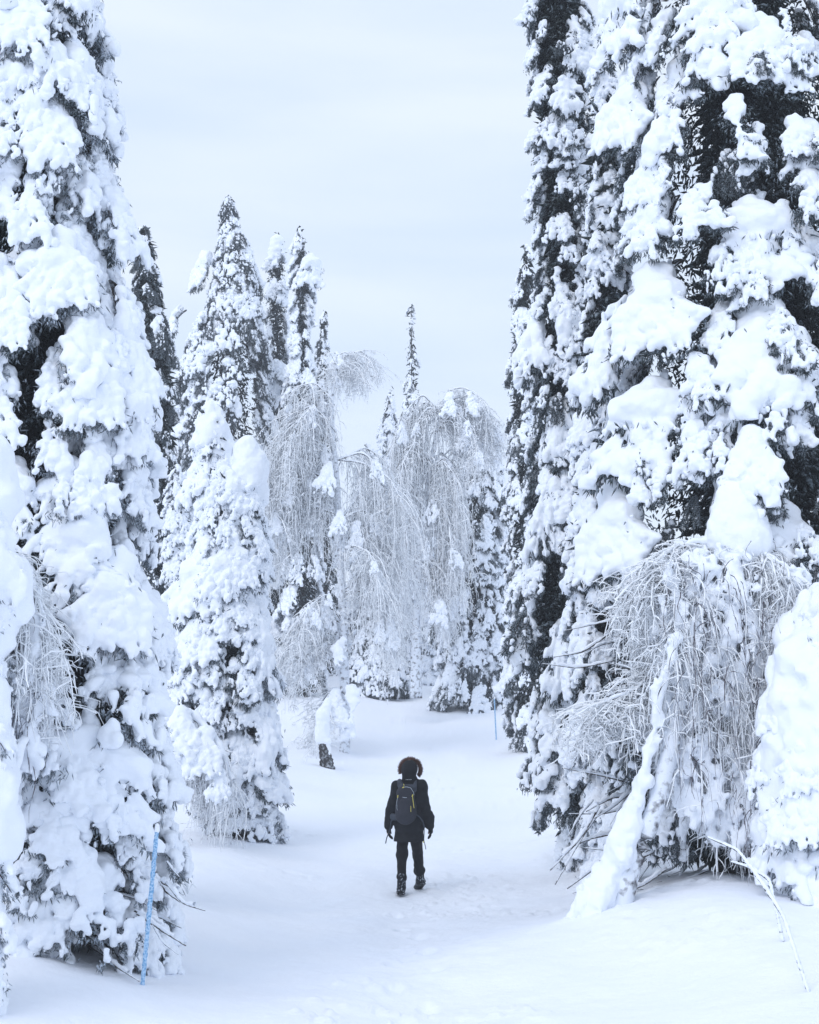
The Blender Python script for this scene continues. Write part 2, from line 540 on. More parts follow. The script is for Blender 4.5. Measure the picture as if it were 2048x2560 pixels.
        for k in range(5 if kind != 'cap' else 1):
            e, r = tips[rng.randint(len(tips))]
            e = np.array(e)
            segs.append(np.stack([np.array([-0.15, 0, 0.0]) * (1 - t) + e * t + np.array([0.02, 0, 0.06]) * math.sin(math.pi * t) - np.array([0.05, 0, 0.03]) for t in np.linspace(0, 1, 6)]))
        S = np.stack(segs)
        RV, RF = tubes(S, np.linspace(0.022, 0.006, 6)[None].repeat(len(S), 0), 4)
        tri = np.concatenate([RF[:, [0, 1, 2]], RF[:, [0, 2, 3]]])
        fm = np.concatenate([np.zeros(len(Fc), int), np.ones(len(tri), int)])
        fols.append(np_mesh('bough', np.concatenate([V, RV]), np.concatenate([Fc, tri + len(V)]), True, [NEEDLE if variant == 0 else NEEDLE_W, BARK], fm))
    return fols, snow

def build_spray(seed):
    """a bough that has shed its snow: curtain of hanging frosted needle shoots with a few lumps"""
    rng = np.random.RandomState(seed); U = rng.uniform
    P, D, L, W = [], [], [], []
    segs = []
    for k in range(9):
        y = U(-0.34, 0.34)
        x1 = U(0.2, 0.5)
        ts = np.linspace(0, 1, 9)
        pts = np.stack([np.array([x1 * math.sin(t * 1.5), y * t, -0.9 * t ** 1.4 * U(0.93, 1.0)]) for t in ts])
        segs.append(pts)
        for q in range(150):
            t = U(0.12, 1)
            c = np.array([np.interp(t, ts, pts[:, i]) for i in range(3)])
            d = rng.normal(size=3) * 0.5 + np.array([0.08, 0, -0.8])
            P.append(c + rng.normal(size=3) * 0.025); D.append(d); L.append(U(0.05, 0.14)); W.append(U(0.007, 0.014))
    V, Fc = shoots(rng, np.array(P), np.array(D), np.array(L), np.array(W))
    S = np.stack(segs)
    RV, RF = tubes(S, np.linspace(0.018, 0.005, 9)[None].repeat(len(S), 0), 4)
    tri = np.concatenate([RF[:, [0, 1, 2]], RF[:, [0, 2, 3]]])
    fm = np.concatenate([np.zeros(len(Fc), int), np.ones(len(tri), int)])
    fol = np_mesh('bough', np.concatenate([V, RV]), np.concatenate([Fc, tri + len(V)]), True, [NEEDLE, BARK], fm)
    F = Field((-0.1, -0.5, -1.1), (0.75, 0.5, 0.15), 0.0165)
    for k in range(30):
        s = segs[rng.randint(len(segs))]
        c = s[rng.randint(1, 9)] + np.array([0.03, 0, 0.03])
        r = U(0.018, 0.05)
        F.cone(c, c + (U(-.02, .03), U(-.04, .04), -U(0.02, 0.09)), r, r * 0.7, 0.02)
    F.noise(24.0, 0.006, seed)
    return [fol, fol], F.mesh('snow_load', [SNOW])

PROTO = {}
for kind, cnt in (('drape', 9), ('cushion', 5), ('strip', 5), ('popcorn', 7), ('cap', 3)):
    PROTO[kind] = [build_load(kind, 101 * (i + 1) + len(kind)) for i in range(cnt)]
PROTO['spray'] = [build_spray(900 + i) for i in range(4)]

def put_bough(tree, kind, loc, az, s, sx=1.0, sy=1.0, tilt=0.0, rng=random, snow=True, white=0):
    fol, sn = rng.choice(PROTO[kind])
    flip = -1 if rng.random() < 0.5 else 1
    R = Matrix.Rotation(az, 4, 'Z') @ Matrix.Rotation(tilt, 4, 'Y') @ Matrix.Rotation(rng.uniform(-0.15, 0.15), 4, 'X')
    M = Matrix.Translation(Vector(loc) - tree.location) @ R @ Matrix.Diagonal((s * sx, s * sy * flip, s, 1))
    b = link_mesh('bough', fol[1 if rng.random() < white else 0], tree, M=M)
    if snow:
        o = link_mesh('snow_load', sn, b)
        if kind in ('popcorn', 'spray'): o['kind'] = 'stuff'      # crumbs too small to pick apart
    return b

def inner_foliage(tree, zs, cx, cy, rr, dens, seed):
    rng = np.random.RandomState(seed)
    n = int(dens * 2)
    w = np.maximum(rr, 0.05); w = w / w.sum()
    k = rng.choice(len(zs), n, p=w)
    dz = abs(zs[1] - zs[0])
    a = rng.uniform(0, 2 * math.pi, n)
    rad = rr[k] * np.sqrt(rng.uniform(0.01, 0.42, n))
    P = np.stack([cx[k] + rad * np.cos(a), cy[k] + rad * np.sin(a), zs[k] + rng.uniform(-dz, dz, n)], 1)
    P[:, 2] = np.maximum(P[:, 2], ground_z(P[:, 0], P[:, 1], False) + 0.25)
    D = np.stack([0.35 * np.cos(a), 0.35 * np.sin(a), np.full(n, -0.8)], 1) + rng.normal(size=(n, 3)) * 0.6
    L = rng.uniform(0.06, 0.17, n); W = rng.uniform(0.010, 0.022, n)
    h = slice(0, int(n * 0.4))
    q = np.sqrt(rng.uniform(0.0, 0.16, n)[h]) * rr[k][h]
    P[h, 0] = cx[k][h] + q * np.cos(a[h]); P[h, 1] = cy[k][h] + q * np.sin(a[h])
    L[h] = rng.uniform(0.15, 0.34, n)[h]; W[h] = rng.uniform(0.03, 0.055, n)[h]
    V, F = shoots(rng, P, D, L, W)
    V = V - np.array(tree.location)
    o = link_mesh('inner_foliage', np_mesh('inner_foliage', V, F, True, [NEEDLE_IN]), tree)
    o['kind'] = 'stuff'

def spruce(label, outline, Y, size=0.6, mix=(('drape', 5), ('cushion', 1), ('popcorn', 3), ('strip', 1), ('spray', 1)),
           gap=1.0, seed=1, group=None, heroes=(), trunk_r=0.12, bark=BARK, inner=3000, foot=None, skip=0.0, back=False,
           name='snowy_spruce', cap=None, coat=None, rough=0.16, maxn=290, base=None, bottom=None, snowy=1.0, voids=(), white=0):
    """outline: (pixel y, left x, right x) rows from top to bottom, traced at distance Y"""
    if base: Y = ground_at(*base).y
    rng = random.Random(seed)
    ys = np.array([o[0] for o in outline], float)
    xl = np.array([o[1] for o in outline], float); xr = np.array([o[2] for o in outline], float)
    m = FPX / Y
    # rows to world
    P = [at((a + b) / 2, y, Y) for y, a, b in outline]
    wz = np.array([p.z for p in P]); wx = np.array([p.x for p in P]); wr = (xr - xl) / 2 / m
    if foot is None:
        fx = wx[-1]
    else:
        fx = at(foot, 1822, Y).x
    gz = float(ground_z(fx, Y))
    tree = empty(name, (fx, Y, gz), label, 'spruce tree' if 'spruce' in name else 'pine tree', group)
    o = np.argsort(wz)
    Z, CX, RR = wz[o], wx[o], wr[o]
    cxf = lambda z: float(np.interp(z, Z, CX)); rf = lambda z: float(np.interp(z, Z, RR))
    if Z[0] > gz + 0.1 and 'pine' not in name:
        Z = np.concatenate([[gz], Z]); CX = np.concatenate([[CX[0]], CX]); RR = np.concatenate([[RR[0]], RR])
    # trunk
    zt = np.linspace(gz - 0.3, Z[-1] - 0.1, 14)
    rng_n = np.random.RandomState(seed)
    tp = [(np.interp(z, [gz, Z[0] + 0.3 * (Z[-1] - Z[0]), Z[-1]], [fx, cxf(Z[0] + 0.3 * (Z[-1] - Z[0])), CX[-1]]) - fx + rng_n.uniform(-.02, .02), 0, z - gz) for z in zt]
    tr = [trunk_r * (1.5 if i == 0 else 1.0 - 0.9 * i / 13) for i in range(14)]
    link_mesh('trunk', tube_mesh('trunk', tp, tr, bark, 40, 12, 0.08, seed), tree)
    zb = Z[0] if bottom is None else bottom
    # inner mass
    zz = np.linspace(max(zb, gz + 0.3), Z[-1] - 0.2, 40)
    if inner:
        inner_foliage(tree, zz, np.array([cxf(z) for z in zz]), np.full(40, Y), np.array([rf(z) for z in zz]), inner, seed)
    camaz = math.atan2(-Y, -fx)
    if coat:            # one thick closed coat of snow over the whole tree
        rg = np.random.RandomState(seed)
        lo = np.array([wx.min() - wr.max() - 0.4 - fx, -wr.max() - 0.4, -0.25]); hi = np.array([wx.max() + wr.max() + 0.4 - fx, wr.max() * 0.5, wz.max() + 0.5 - gz])
        F = Field(lo, hi, 0.028)
        for _ in range(coat):
            zc = rg.uniform(gz, Z[-1]); R = rf(zc); a = camaz + rg.uniform(-1.7, 1.7)
            d = max(R - 0.16, 0.05) * rg.uniform(0.85, 1.03)
            c = np.array([cxf(zc) - fx + d * math.cos(a), d * math.sin(a), zc - gz])
            z2 = zc - rg.uniform(0.2, 0.6); R2 = max(rf(z2) - 0.14, 0.05)
            e = np.array([cxf(z2) - fx + R2 * math.cos(a + rg.uniform(-.15, .15)), R2 * math.sin(a), z2 - gz])
            F.cone(c, e, rg.uniform(0.10, 0.19), rg.uniform(0.10, 0.17), 0.10)
        for i in range(24):
            z1, z2 = gz + (Z[-1] - gz) * i / 24, gz + (Z[-1] - gz) * (i + 1) / 24
            F.cone((cxf(z1) - fx, 0, z1 - gz), (cxf(z2) - fx, 0, z2 - gz), max(0.06, rf(z1) * 0.80), max(0.06, rf(z2) * 0.80), 0.06)
        F.noise(1.3, 0.09, seed); F.noise(3.4, 0.085, seed); F.noise(8.0, 0.045, seed); F.noise(20.0, 0.016, seed)
        link_mesh('snow_coat', F.mesh('snow_coat', [SNOW]), tree)
    kinds = [k for k, w in mix for _ in range(int(w * 2))]
    n = 0
    cand = []
    z = Z[-1] - 0.15 * size
    while z > zb + 0.15 * size:
        R = rf(z)
        s0 = size * (0.45 + 0.55 * min(1, R / (1.3 * size)))
        arc = 2 * math.pi if (back or R < 0.5) else math.radians(250)
        na = max(2, int(round(arc * max(R, 0.2) / (0.50 * s0 * gap))))
        ph = rng.uniform(0, 1)
        for i in range(na):
            a = camaz + ((i + ph) / na - 0.5) * arc + rng.uniform(-.12, .12)
            zj = z + rng.uniform(-0.5, 0.5) * 0.45 * s0
            s = s0 * rng.uniform(0.65, 1.4)
            nz = float(vnoise(np.array([math.cos(a) * 1.1, math.sin(a) * 1.1, zj * 0.55 / size]), 1.0, seed * 3.7))
            Rj = R * rng.uniform(0.9, 1.04) * (1 + 2 * rough * nz)
            if nz < -0.26 and rough > 0.1: s *= 0.72; Rj *= 0.93
            if nz > 0.24: s *= 1.12
            cand.append((a, zj, s, Rj))
        z -= 0.46 * s0 * gap
    if len(cand) > maxn:
        rng.shuffle(cand); cand = cand[:maxn]
    for a, zj, s, Rj in cand:
        if rng.random() < skip: continue
        rad = max(0.02, Rj - 0.42 * s)
        x = cxf(zj) + math.cos(a) * rad; y = Y + math.sin(a) * rad
        top = zj + 0.35 * s
        # leave out what lies well outside the picture
        dv = Vector((x, y, zj)) - cam.location
        c = cam.rotation_euler.to_matrix().transposed() @ dv
        u = 1024 + FPX * c.x / -c.z; v = 1280 - FPX * c.y / -c.z
        if u < -260 or u > 2308 or v < -420: continue
        if any(x0 < u < x1 and y0 < v < y1 for x0, x1, y0, y1 in voids):
            if v > 1900 or 'pine' in name: continue
            put_bough(tree, 'spray', (x - math.cos(a) * 0.25, y - math.sin(a) * 0.25, top), a, s * 1.1, 0.8, 1.0, 0.0, rng, snow=rng.random() < 0.5)
            continue
        if top - s * 0.9 < float(ground_z(x, y, False)): top = float(ground_z(x, y, False)) + s * 0.85
        k = rng.choice(kinds)
        put_bough(tree, k, (x, y, top), a, s, rng.uniform(0.85, 1.1), rng.uniform(0.85, 1.15), rng.uniform(-0.12, 0.12), rng, snow=rng.random() < snowy, white=white)
        n += 1
    for (hx, hy, hs, hk, *rest) in heroes:      # large loads seen one by one: pixel of the top, size in pixels
        az_off = rest[0] if rest else 0.0
        asp = rest[1] if len(rest) > 1 else 1.0
        s = hs / m
        p = at(hx, hy, Y)
        R = rf(p.z); cx = cxf(p.z)
        dx = max(-0.95 * R, min(0.95 * R, p.x - cx)) if R > 0.05 else 0
        ax_ = math.asin(dx / R) if R > 0.05 else 0
        yy = Y - math.cos(ax_) * R * 0.92 + 0.30 * s
        p = at(hx, hy, yy)
        put_bough(tree, hk, p, -math.pi / 2 + ax_ * 0.8 + az_off, s * yy / Y, 0.9, asp, 0.0, rng, white=white)
        n += 1
    if cap:
        for (hx, hy, hs) in cap:
            s = hs / m
            put_bough(tree, 'cap', at(hx, hy + hs * 0.30, Y), rng.uniform(0, 6), s, rng=rng, white=1)
    return tree

# ------------------------------------------------------------------ ground
def build_ground():
    ny, nx = 620, 420
    Yg = np.concatenate([np.linspace(-25, 4, 16)[:-1], np.linspace(4, 24, ny - 15 - 180, endpoint=False), np.geomspace(24, 400, 180)])
    u = np.linspace(-1, 1, nx)
    u = np.sign(u) * np.abs(u) ** 1.6
    half = np.maximum(30.0, Yg * 0.9) * 1.0
    half = np.where(Yg < 60, 4.0 + np.maximum(Yg, 0) * 0.42, half)
    # wide sheet: inner part fine, outer columns stretch out
    X = u[None, :] * half[:, None]
    edge = np.abs(np.linspace(-1, 1, nx)) > 0.985
    X[:, 0] = -400; X[:, -1] = 400; X[:, 1] = np.minimum(X[:, 1], -60); X[:, -2] = np.maximum(X[:, -2], 60)
    YY = np.repeat(Yg[:, None], nx, 1)
    Zg = ground_z(X, YY)
    # wells and heaped snow round the trees
    V = np.stack([X, YY, Zg], -1).reshape(-1, 3)
    i = np.arange(ny - 1 + 0)[:, None] * nx + np.arange(nx - 1)[None]
    F = np.stack([i, i + 1, i + nx + 1, i + nx], -1).reshape(-1, 4)
    o = link_mesh('snow_ground', np_mesh('snow_ground', V, F, True, [SNOW_G]))
    tag(o, kind='structure')
build_ground()

# ------------------------------------------------------------------ spruces and pine
DARKMIX = (('drape', 3), ('cushion', 0.5), ('popcorn', 4), ('strip', 2), ('spray', 2))
WHITEMIX = (('drape', 6), ('cushion', 4), ('popcorn', 1.5), ('strip', 1))
GIANT = 'giant spruces beside the path'
SPIRES = 'spires behind the left birch'

spruce('huge snow-laden spruce at the left, its white boughs reaching past the top of the frame',
       [(-300, 60, 130), (-100, -80, 225), (0, -110, 262), (240, -150, 280), (520, -180, 300), (700, -200, 308), (800, -200, 335),
        (940, -200, 370), (1170, -200, 386), (1370, -200, 400), (1650, -200, 432), (2000, -180, 452), (2200, -150, 455), (2360, -130, 450)],
       11.9, 0.58, (('drape', 6), ('cushion', 2.5), ('popcorn', 4), ('strip', 1.5)), 0.95, 11, GIANT, foot=125, trunk_r=0.11, inner=9000, white=0.8, maxn=300, rough=0.07,
       voids=((80, 150, 1260, 1520), (90, 200, 1540, 1650), (80, 170, 2330, 2460)),
       heroes=[(300, 690, 200, 'drape', 0, .9), (312, 830, 200, 'drape'), (325, 970, 200, 'cushion', 0, .8), (10, 380, 210, 'cushion'), (0, 760, 220, 'cushion'), (20, 930, 200, 'drape'), (90, 450, 190, 'drape'), (130, 270, 190, 'cushion'), (200, 1270, 260, 'cushion', 0, 1.2), (280, 1400, 250, 'cushion'),
               (150, 1800, 260, 'cushion', 0, 1.2), (280, 1840, 240, 'cushion', 0, 1.2), (150, 2120, 220, 'cushion'), (60, 2160, 220, 'cushion'), (140, 600, 220, 'cushion'), (240, 1110, 210, 'drape'),
               (270, 480, 190, 'drape'), (220, 900, 200, 'cushion'), (60, 60, 220, 'cushion')])
spruce('pale snow-plastered spruce standing close behind the huge left spruce',
       [(-300, 180, 200), (-100, 150, 240), (240, 150, 255), (450, 180, 280), (640, 190, 285), (1000, 180, 300), (1400, 180, 320), (1900, 150, 380)],
       15.5, 0.85, (('cushion', 5), ('drape', 4)), 0.9, 12, GIANT, trunk_r=0.1, inner=1500, white=1)
spruce('thin dark spruce with little snow rising just right of the huge left spruce',
       [(575, 345, 366), (620, 332, 388), (700, 328, 404), (850, 335, 436), (1000, 372, 448), (1250, 378, 448), (1500, 340, 440), (1900, 330, 460)],
       30, 0.55, (('spray', 6), ('strip', 2), ('popcorn', 2)), 0.66, 13, None, inner=2500, snowy=0.7)
spruce('old snow-hung pine with a bare reddish trunk showing below its crown',
       [(497, 560, 582), (560, 548, 600), (640, 535, 645), (720, 520, 655), (800, 480, 660), (870, 455, 690), (1000, 440, 700), (1150, 445, 700)],
       52, 0.95, (('popcorn', 5), ('drape', 1.5), ('spray', 4.5)), 0.86, 14, None, trunk_r=0.27, bark=PINE_BARK, inner=1800, foot=600, name='snowy_pine', white=0.2,
       voids=((582, 632, 900, 1100),),
       heroes=[(590, 700, 80, 'cushion'), (520, 640, 100, 'cushion'), (585, 560, 90, 'drape'), (450, 770, 100, 'drape'), (610, 730, 80, 'cushion'), (425, 800, 90, 'drape')])
spruce('white spire-topped spruce between the pine and the hook-topped spruce',
       [(585, 685, 700), (640, 664, 720), (720, 652, 728), (1000, 650, 740), (1400, 640, 750)], 55, 1.0, WHITEMIX, 0.8, 15, SPIRES, cap=[(692, 590, 80)], white=1, maxn=110)
spruce('white spruce whose snowy tip hooks over to the right beside the pine',
       [(582, 738, 752), (640, 728, 785), (700, 725, 792), (800, 722, 785), (900, 720, 790), (1150, 700, 800), (1500, 700, 820)], 51, 0.9, WHITEMIX, 0.78, 16, SPIRES,
       cap=[(745, 588, 45)], heroes=[(775, 640, 90, 'cushion')], white=1, maxn=130)
spruce('small grey spire just left of the open sky gap',
       [(783, 805, 820), (840, 792, 822), (900, 786, 826), (1100, 780, 835), (1400, 780, 850)], 60, 0.8, DARKMIX, 0.9, 17, SPIRES, inner=1200, maxn=90)
spruce('twin-topped snow-smothered spruce left of the path, round white caps on both tips',
       [(1030, 508, 555), (1090, 500, 565), (1180, 490, 600), (1240, 485, 655), (1300, 482, 662), (1430, 462, 672), (1600, 445, 685), (1800, 430, 692), (1950, 480, 692), (2070, 540, 685)],
       22.6, 0.58, WHITEMIX, 0.80, 18, None, foot=600, inner=5000, cap=[(531, 1006, 150), (620, 1090, 175)], white=0.7, base=(600, 2090),
       heroes=[(620, 1200, 150, 'cushion', 0, .8), (520, 1370, 190, 'cushion'), (640, 1560, 170, 'cushion', 0, .7), (560, 1330, 170, 'drape'), (660, 1720, 190, 'drape', 0, .7), (500, 1160, 110, 'drape')])
spruce('slender snow-caked young spruce squeezed behind the twin-topped one',
       [(1175, 432, 448), (1230, 410, 460), (1300, 412, 478), (1500, 410, 478), (1850, 390, 485)], 27, 0.5, WHITEMIX, 0.9, 19, None, inner=1200, white=1)
spruce('snowy spruce filling the gap between the two weeping birches',
       [(1120, 905, 925), (1200, 890, 965), (1400, 900, 1000), (1600, 910, 1020), (1745, 920, 1030)], 54, 0.9, DARKMIX, 0.85, 20, 'spruces at the far end of the path', inner=1200, base=(980, 1738), white=1, maxn=160)
spruce('low dark spruce at the path end, behind the left birch trunk',
       [(1480, 915, 930), (1560, 880, 990), (1650, 870, 1010), (1730, 872, 1020)], 51, 0.75, (('spray', 3), ('popcorn', 4), ('strip', 2), ('drape', 1)), 0.8, 21, 'spruces at the far end of the path', inner=1500, base=(945, 1742), maxn=120)
spruce('slim grey spire standing alone against the sky',
       [(768, 1024, 1032), (850, 1012, 1044), (900, 1006, 1054), (1000, 1000, 1060), (1250, 990, 1070), (1500, 985, 1080)], 68, 0.85, (('popcorn', 5), ('strip', 2), ('drape', 3), ('spray', 0.5)), 0.75, 22, 'far spires', inner=1000, snowy=0.9, maxn=120, white=1)
spruce('shorter white spire left of the slim grey one',
       [(968, 970, 982), (1030, 952, 992), (1100, 942, 1000), (1200, 930, 1010), (1500, 920, 1020)], 63, 0.9, WHITEMIX, 0.9, 23, 'far spires', inner=800, white=1, maxn=100)
spruce('broad dark-flecked spruce right of the path end, behind the far blue pole',
       [(1075, 1175, 1225), (1120, 1150, 1255), (1230, 1150, 1265), (1300, 1120, 1262), (1420, 1140, 1275), (1500, 1105, 1280), (1650, 1088, 1290), (1758, 1085, 1300)],
       48, 0.80, (('drape', 3), ('cushion', 2), ('popcorn', 5), ('strip', 2), ('spray', 2.5)), 0.86, 24, None, inner=3500, foot=1190, base=(1190, 1768), white=0.4, rough=0.32)
spruce('grey spruce showing as a thin strip left of the tall columnar spruce',
       [(622, 1306, 1325), (700, 1292, 1340), (760, 1282, 1345), (900, 1264, 1350), (1100, 1258, 1360), (1300, 1262, 1360), (1700, 1270, 1400)], 38, 0.9, DARKMIX, 0.85, 25, None, inner=2000, maxn=150)
spruce('tall columnar spruce at the right edge of the sky, dark-sided with narrow snow drapes',
       [(-300, 1350, 1450), (-50, 1312, 1480), (0, 1304, 1485), (200, 1314, 1490), (500, 1318, 1490), (700, 1334, 1500), (1000, 1318, 1510), (1250, 1300, 1530), (1500, 1282, 1550),
        (1700, 1296, 1560), (1900, 1306, 1600), (2050, 1370, 1600), (2180, 1440, 1620)],
       19.5, 0.50, (('strip', 4), ('popcorn', 4), ('spray', 1.0), ('drape', 3.5)), 0.78, 26, GIANT, inner=9000, foot=1490, maxn=300, trunk_r=0.1,
       heroes=[(1400, 1560, 190, 'drape', 0, .7), (1370, 1230, 170, 'drape', 0, .7), (1400, 1000, 190, 'drape', 0, .8), (1350, 800, 170, 'drape'), (1420, 700, 170, 'drape', 0, .8), (1430, 60, 170, 'drape'), (1420, 180, 150, 'drape'),
               (1380, 1750, 150, 'drape')])
spruce('white snow-sheathed spruce wedged between the columnar and the massive right spruce',
       [(150, 1500, 1530), (250, 1480, 1550), (500, 1460, 1570), (800, 1440, 1590), (1100, 1420, 1600), (1500, 1400, 1600), (1900, 1420, 1600), (2100, 1450, 1600)], 17.2, 0.62,
       (('cushion', 4), ('drape', 5), ('strip', 1)), 0.9, 31, GIANT, inner=2500, white=1, maxn=160)
massive = spruce('massive dark-gapped spruce filling the right side with heavy pillows of snow',
       [(-400, 1700, 1950), (0, 1555, 2120), (300, 1560, 2200), (700, 1545, 2250), (1000, 1520, 2300), (1400, 1500, 2300), (1700, 1470, 2300), (1900, 1460, 2280), (2060, 1520, 2200)],
       16.2, 0.56, (('drape', 4), ('cushion', 2), ('popcorn', 4.5), ('strip', 1.5), ('spray', 3.4)), 1.10, 27, GIANT, inner=16000, foot=1815, trunk_r=0.17, maxn=300,
       voids=((1740, 1900, 370, 460), (1610, 1730, 1180, 1290), (1500, 1730, 1480, 1720), (1930, 2048, 1030, 1250), (1760, 1900, 2000, 2300)),
       heroes=[(1640, 960, 260, 'cushion', 0, 1.1), (1560, 1230, 240, 'cushion', 0, 1.2), (1650, 690, 240, 'cushion', 0, 1.2), (1870, 510, 250, 'cushion', 0, 1.1), (1635, 400, 150, 'cushion'),
               (1640, 500, 170, 'cushion'), (1750, 470, 170, 'popcorn', 0, 1.2), (1830, 1225, 210, 'cap', 0, 0.9), (1900, 780, 280, 'cushion', 0, 1.2), (1960, 1280, 200, 'cushion', 0, 1.2),
               (1560, 760, 280, 'drape', 0, .8), (1560, -20, 220, 'cushion'), (1780, -30, 230, 'cushion'), (1900, 70, 210, 'cushion', 0, 1.3), (1600, 200, 220, 'cushion'),
               (1700, 240, 190, 'drape'), (1750, 900, 130, 'cushion'), (1850, 640, 130, 'strip'), (2000, 560, 230, 'drape'), (2000, 330, 200, 'cushion'), (1750, 60, 200, 'drape'), (1740, 1060, 150, 'drape')])
def pointed_cap(tree, x, y, w, hgt, Y):
    # tall pointed cap of snow standing on a bough stub above the arched birch
    m = FPX / Y; W = w / m / 2; Hc = hgt / m
    F = Field((-W - 0.2, -W - 0.15, -Hc - 0.3), (W + 0.2, W + 0.15, 0.12), 0.018)
    for i in range(10):
        t0, t1 = i / 10, (i + 1) / 10
        f = lambda t: 0.07 + (W - 0.07) * math.sin(min(t, 1) * 1.5) ** 0.85
        F.cone((0.04 * t0, 0, -Hc * t0 - 0.05), (0.04 * t1, 0, -Hc * t1 - 0.05), f(t0) * 0.95, f(t1) * 0.95, 0.05, (1, 0.8, 0.6))
    F.noise(3, 0.035, 5.0); F.noise(9, 0.014, 6.0); F.noise(24, 0.006, 7.0)
    link_mesh('snow_load', F.mesh('snow_load', [SNOW]), tree, M=Matrix.Translation(at(x, y, Y) - tree.location))
pointed_cap(massive, 1830, 1195, 150, 165, 14.45)
spruce('smooth white spruce sprawled at the right edge, buried under one thick snow coat',
       [(1490, 1985, 2120), (1600, 1935, 2250), (1750, 1905, 2300), (1900, 1890, 2300), (2080, 1900, 2300), (2170, 1950, 2300)],
       13.6, 0.75, (('cushion', 6), ('drape', 2)), 1.0, 28, None, inner=0, foot=2100, white=1, coat=130, skip=0.45)
spruce('smooth white young spruce cut off by the left edge of the frame',
       [(1085, -130, -20), (1180, -150, 15), (1400, -160, 35), (1600, -170, 25), (1800, -170, 30), (2000, -170, 30), (2150, -170, 10)],
       9.6, 0.62, (('cushion', 5), ('drape', 4)), 1.0, 29, None, inner=0, foot=-80, white=1, coat=60, skip=0.4)

# distant forest closing the end of the path and the flanks, every tree its own
_far = [(700, 1430, 66, 'tallest', 'behind the left half of the weeping birch'), (760, 1330, 62, 'pale', 'behind the top of the birch trunk'), (830, 1290, 70, 'grey', 'just right of the weeping birch trunk'),
        (905, 1260, 64, 'slender', 'left of the slim spire foot'), (1010, 1330, 67, 'broad', 'under the slim grey spire'), (1060, 1280, 60, 'frosted', 'left of the right birch trunk'),
        (1110, 1210, 70, 'lean', 'behind the right birch crown'), (1230, 1180, 64, 'bushy', 'behind the dark-flecked spruce'), (1290, 1250, 58, 'shaggy', 'behind the columnar spruce'),
        (660, 1250, 59, 'narrow', 'between twin-topped spruce and birch'), (460, 1150, 62, 'stout', 'behind the twin-topped spruce'), (380, 1120, 54, 'dim', 'behind the thin dark spruce')]
for fx_, fy_, fY, a_, b_ in _far:
    k = 60 / fY
    spruce('%s distant snowy spruce %s' % (a_, b_), [(fy_, fx_ - 6, fx_ + 6), (fy_ + 90 * k, fx_ - 30 * k, fx_ + 28 * k), (fy_ + 250 * k, fx_ - 48 * k, fx_ + 50 * k), (1745, fx_ - 60 * k, fx_ + 60 * k)],
           fY, 1.15, WHITEMIX, 0.95, int(fx_), 'distant spruces at the end of the path', inner=700, white=1, maxn=110)

# ------------------------------------------------------------------ birches
def hang_twigs(rng, starts, tang, L, r, out, k=9, curl=0.05):
    """strings of twig that leave the limb and fall; returns polylines, radii"""
    n = len(starts)
    t = np.linspace(0, 1, k)[None, :, None]
    P = starts[:, None, :] + out[:, None, :] * (1 - np.exp(-2.6 * t)) + np.array([0, 0, -1.0]) * (L[:, None, None] * t ** 1.35)
    w = rng.normal(size=(n, 3)) * curl; ph = rng.uniform(0, 6.28, n)[:, None, None]
    P = P + w[:, None, :] * np.sin(t * rng.uniform(3, 8, n)[:, None, None] + ph) * t
    P += rng.normal(size=P.shape) * curl * 0.10 * t
    R = r[:, None] * (1 - 0.6 * np.linspace(0, 1, k)[None]) * rng.uniform(0.55, 1.6, (n, k))
    return P, R

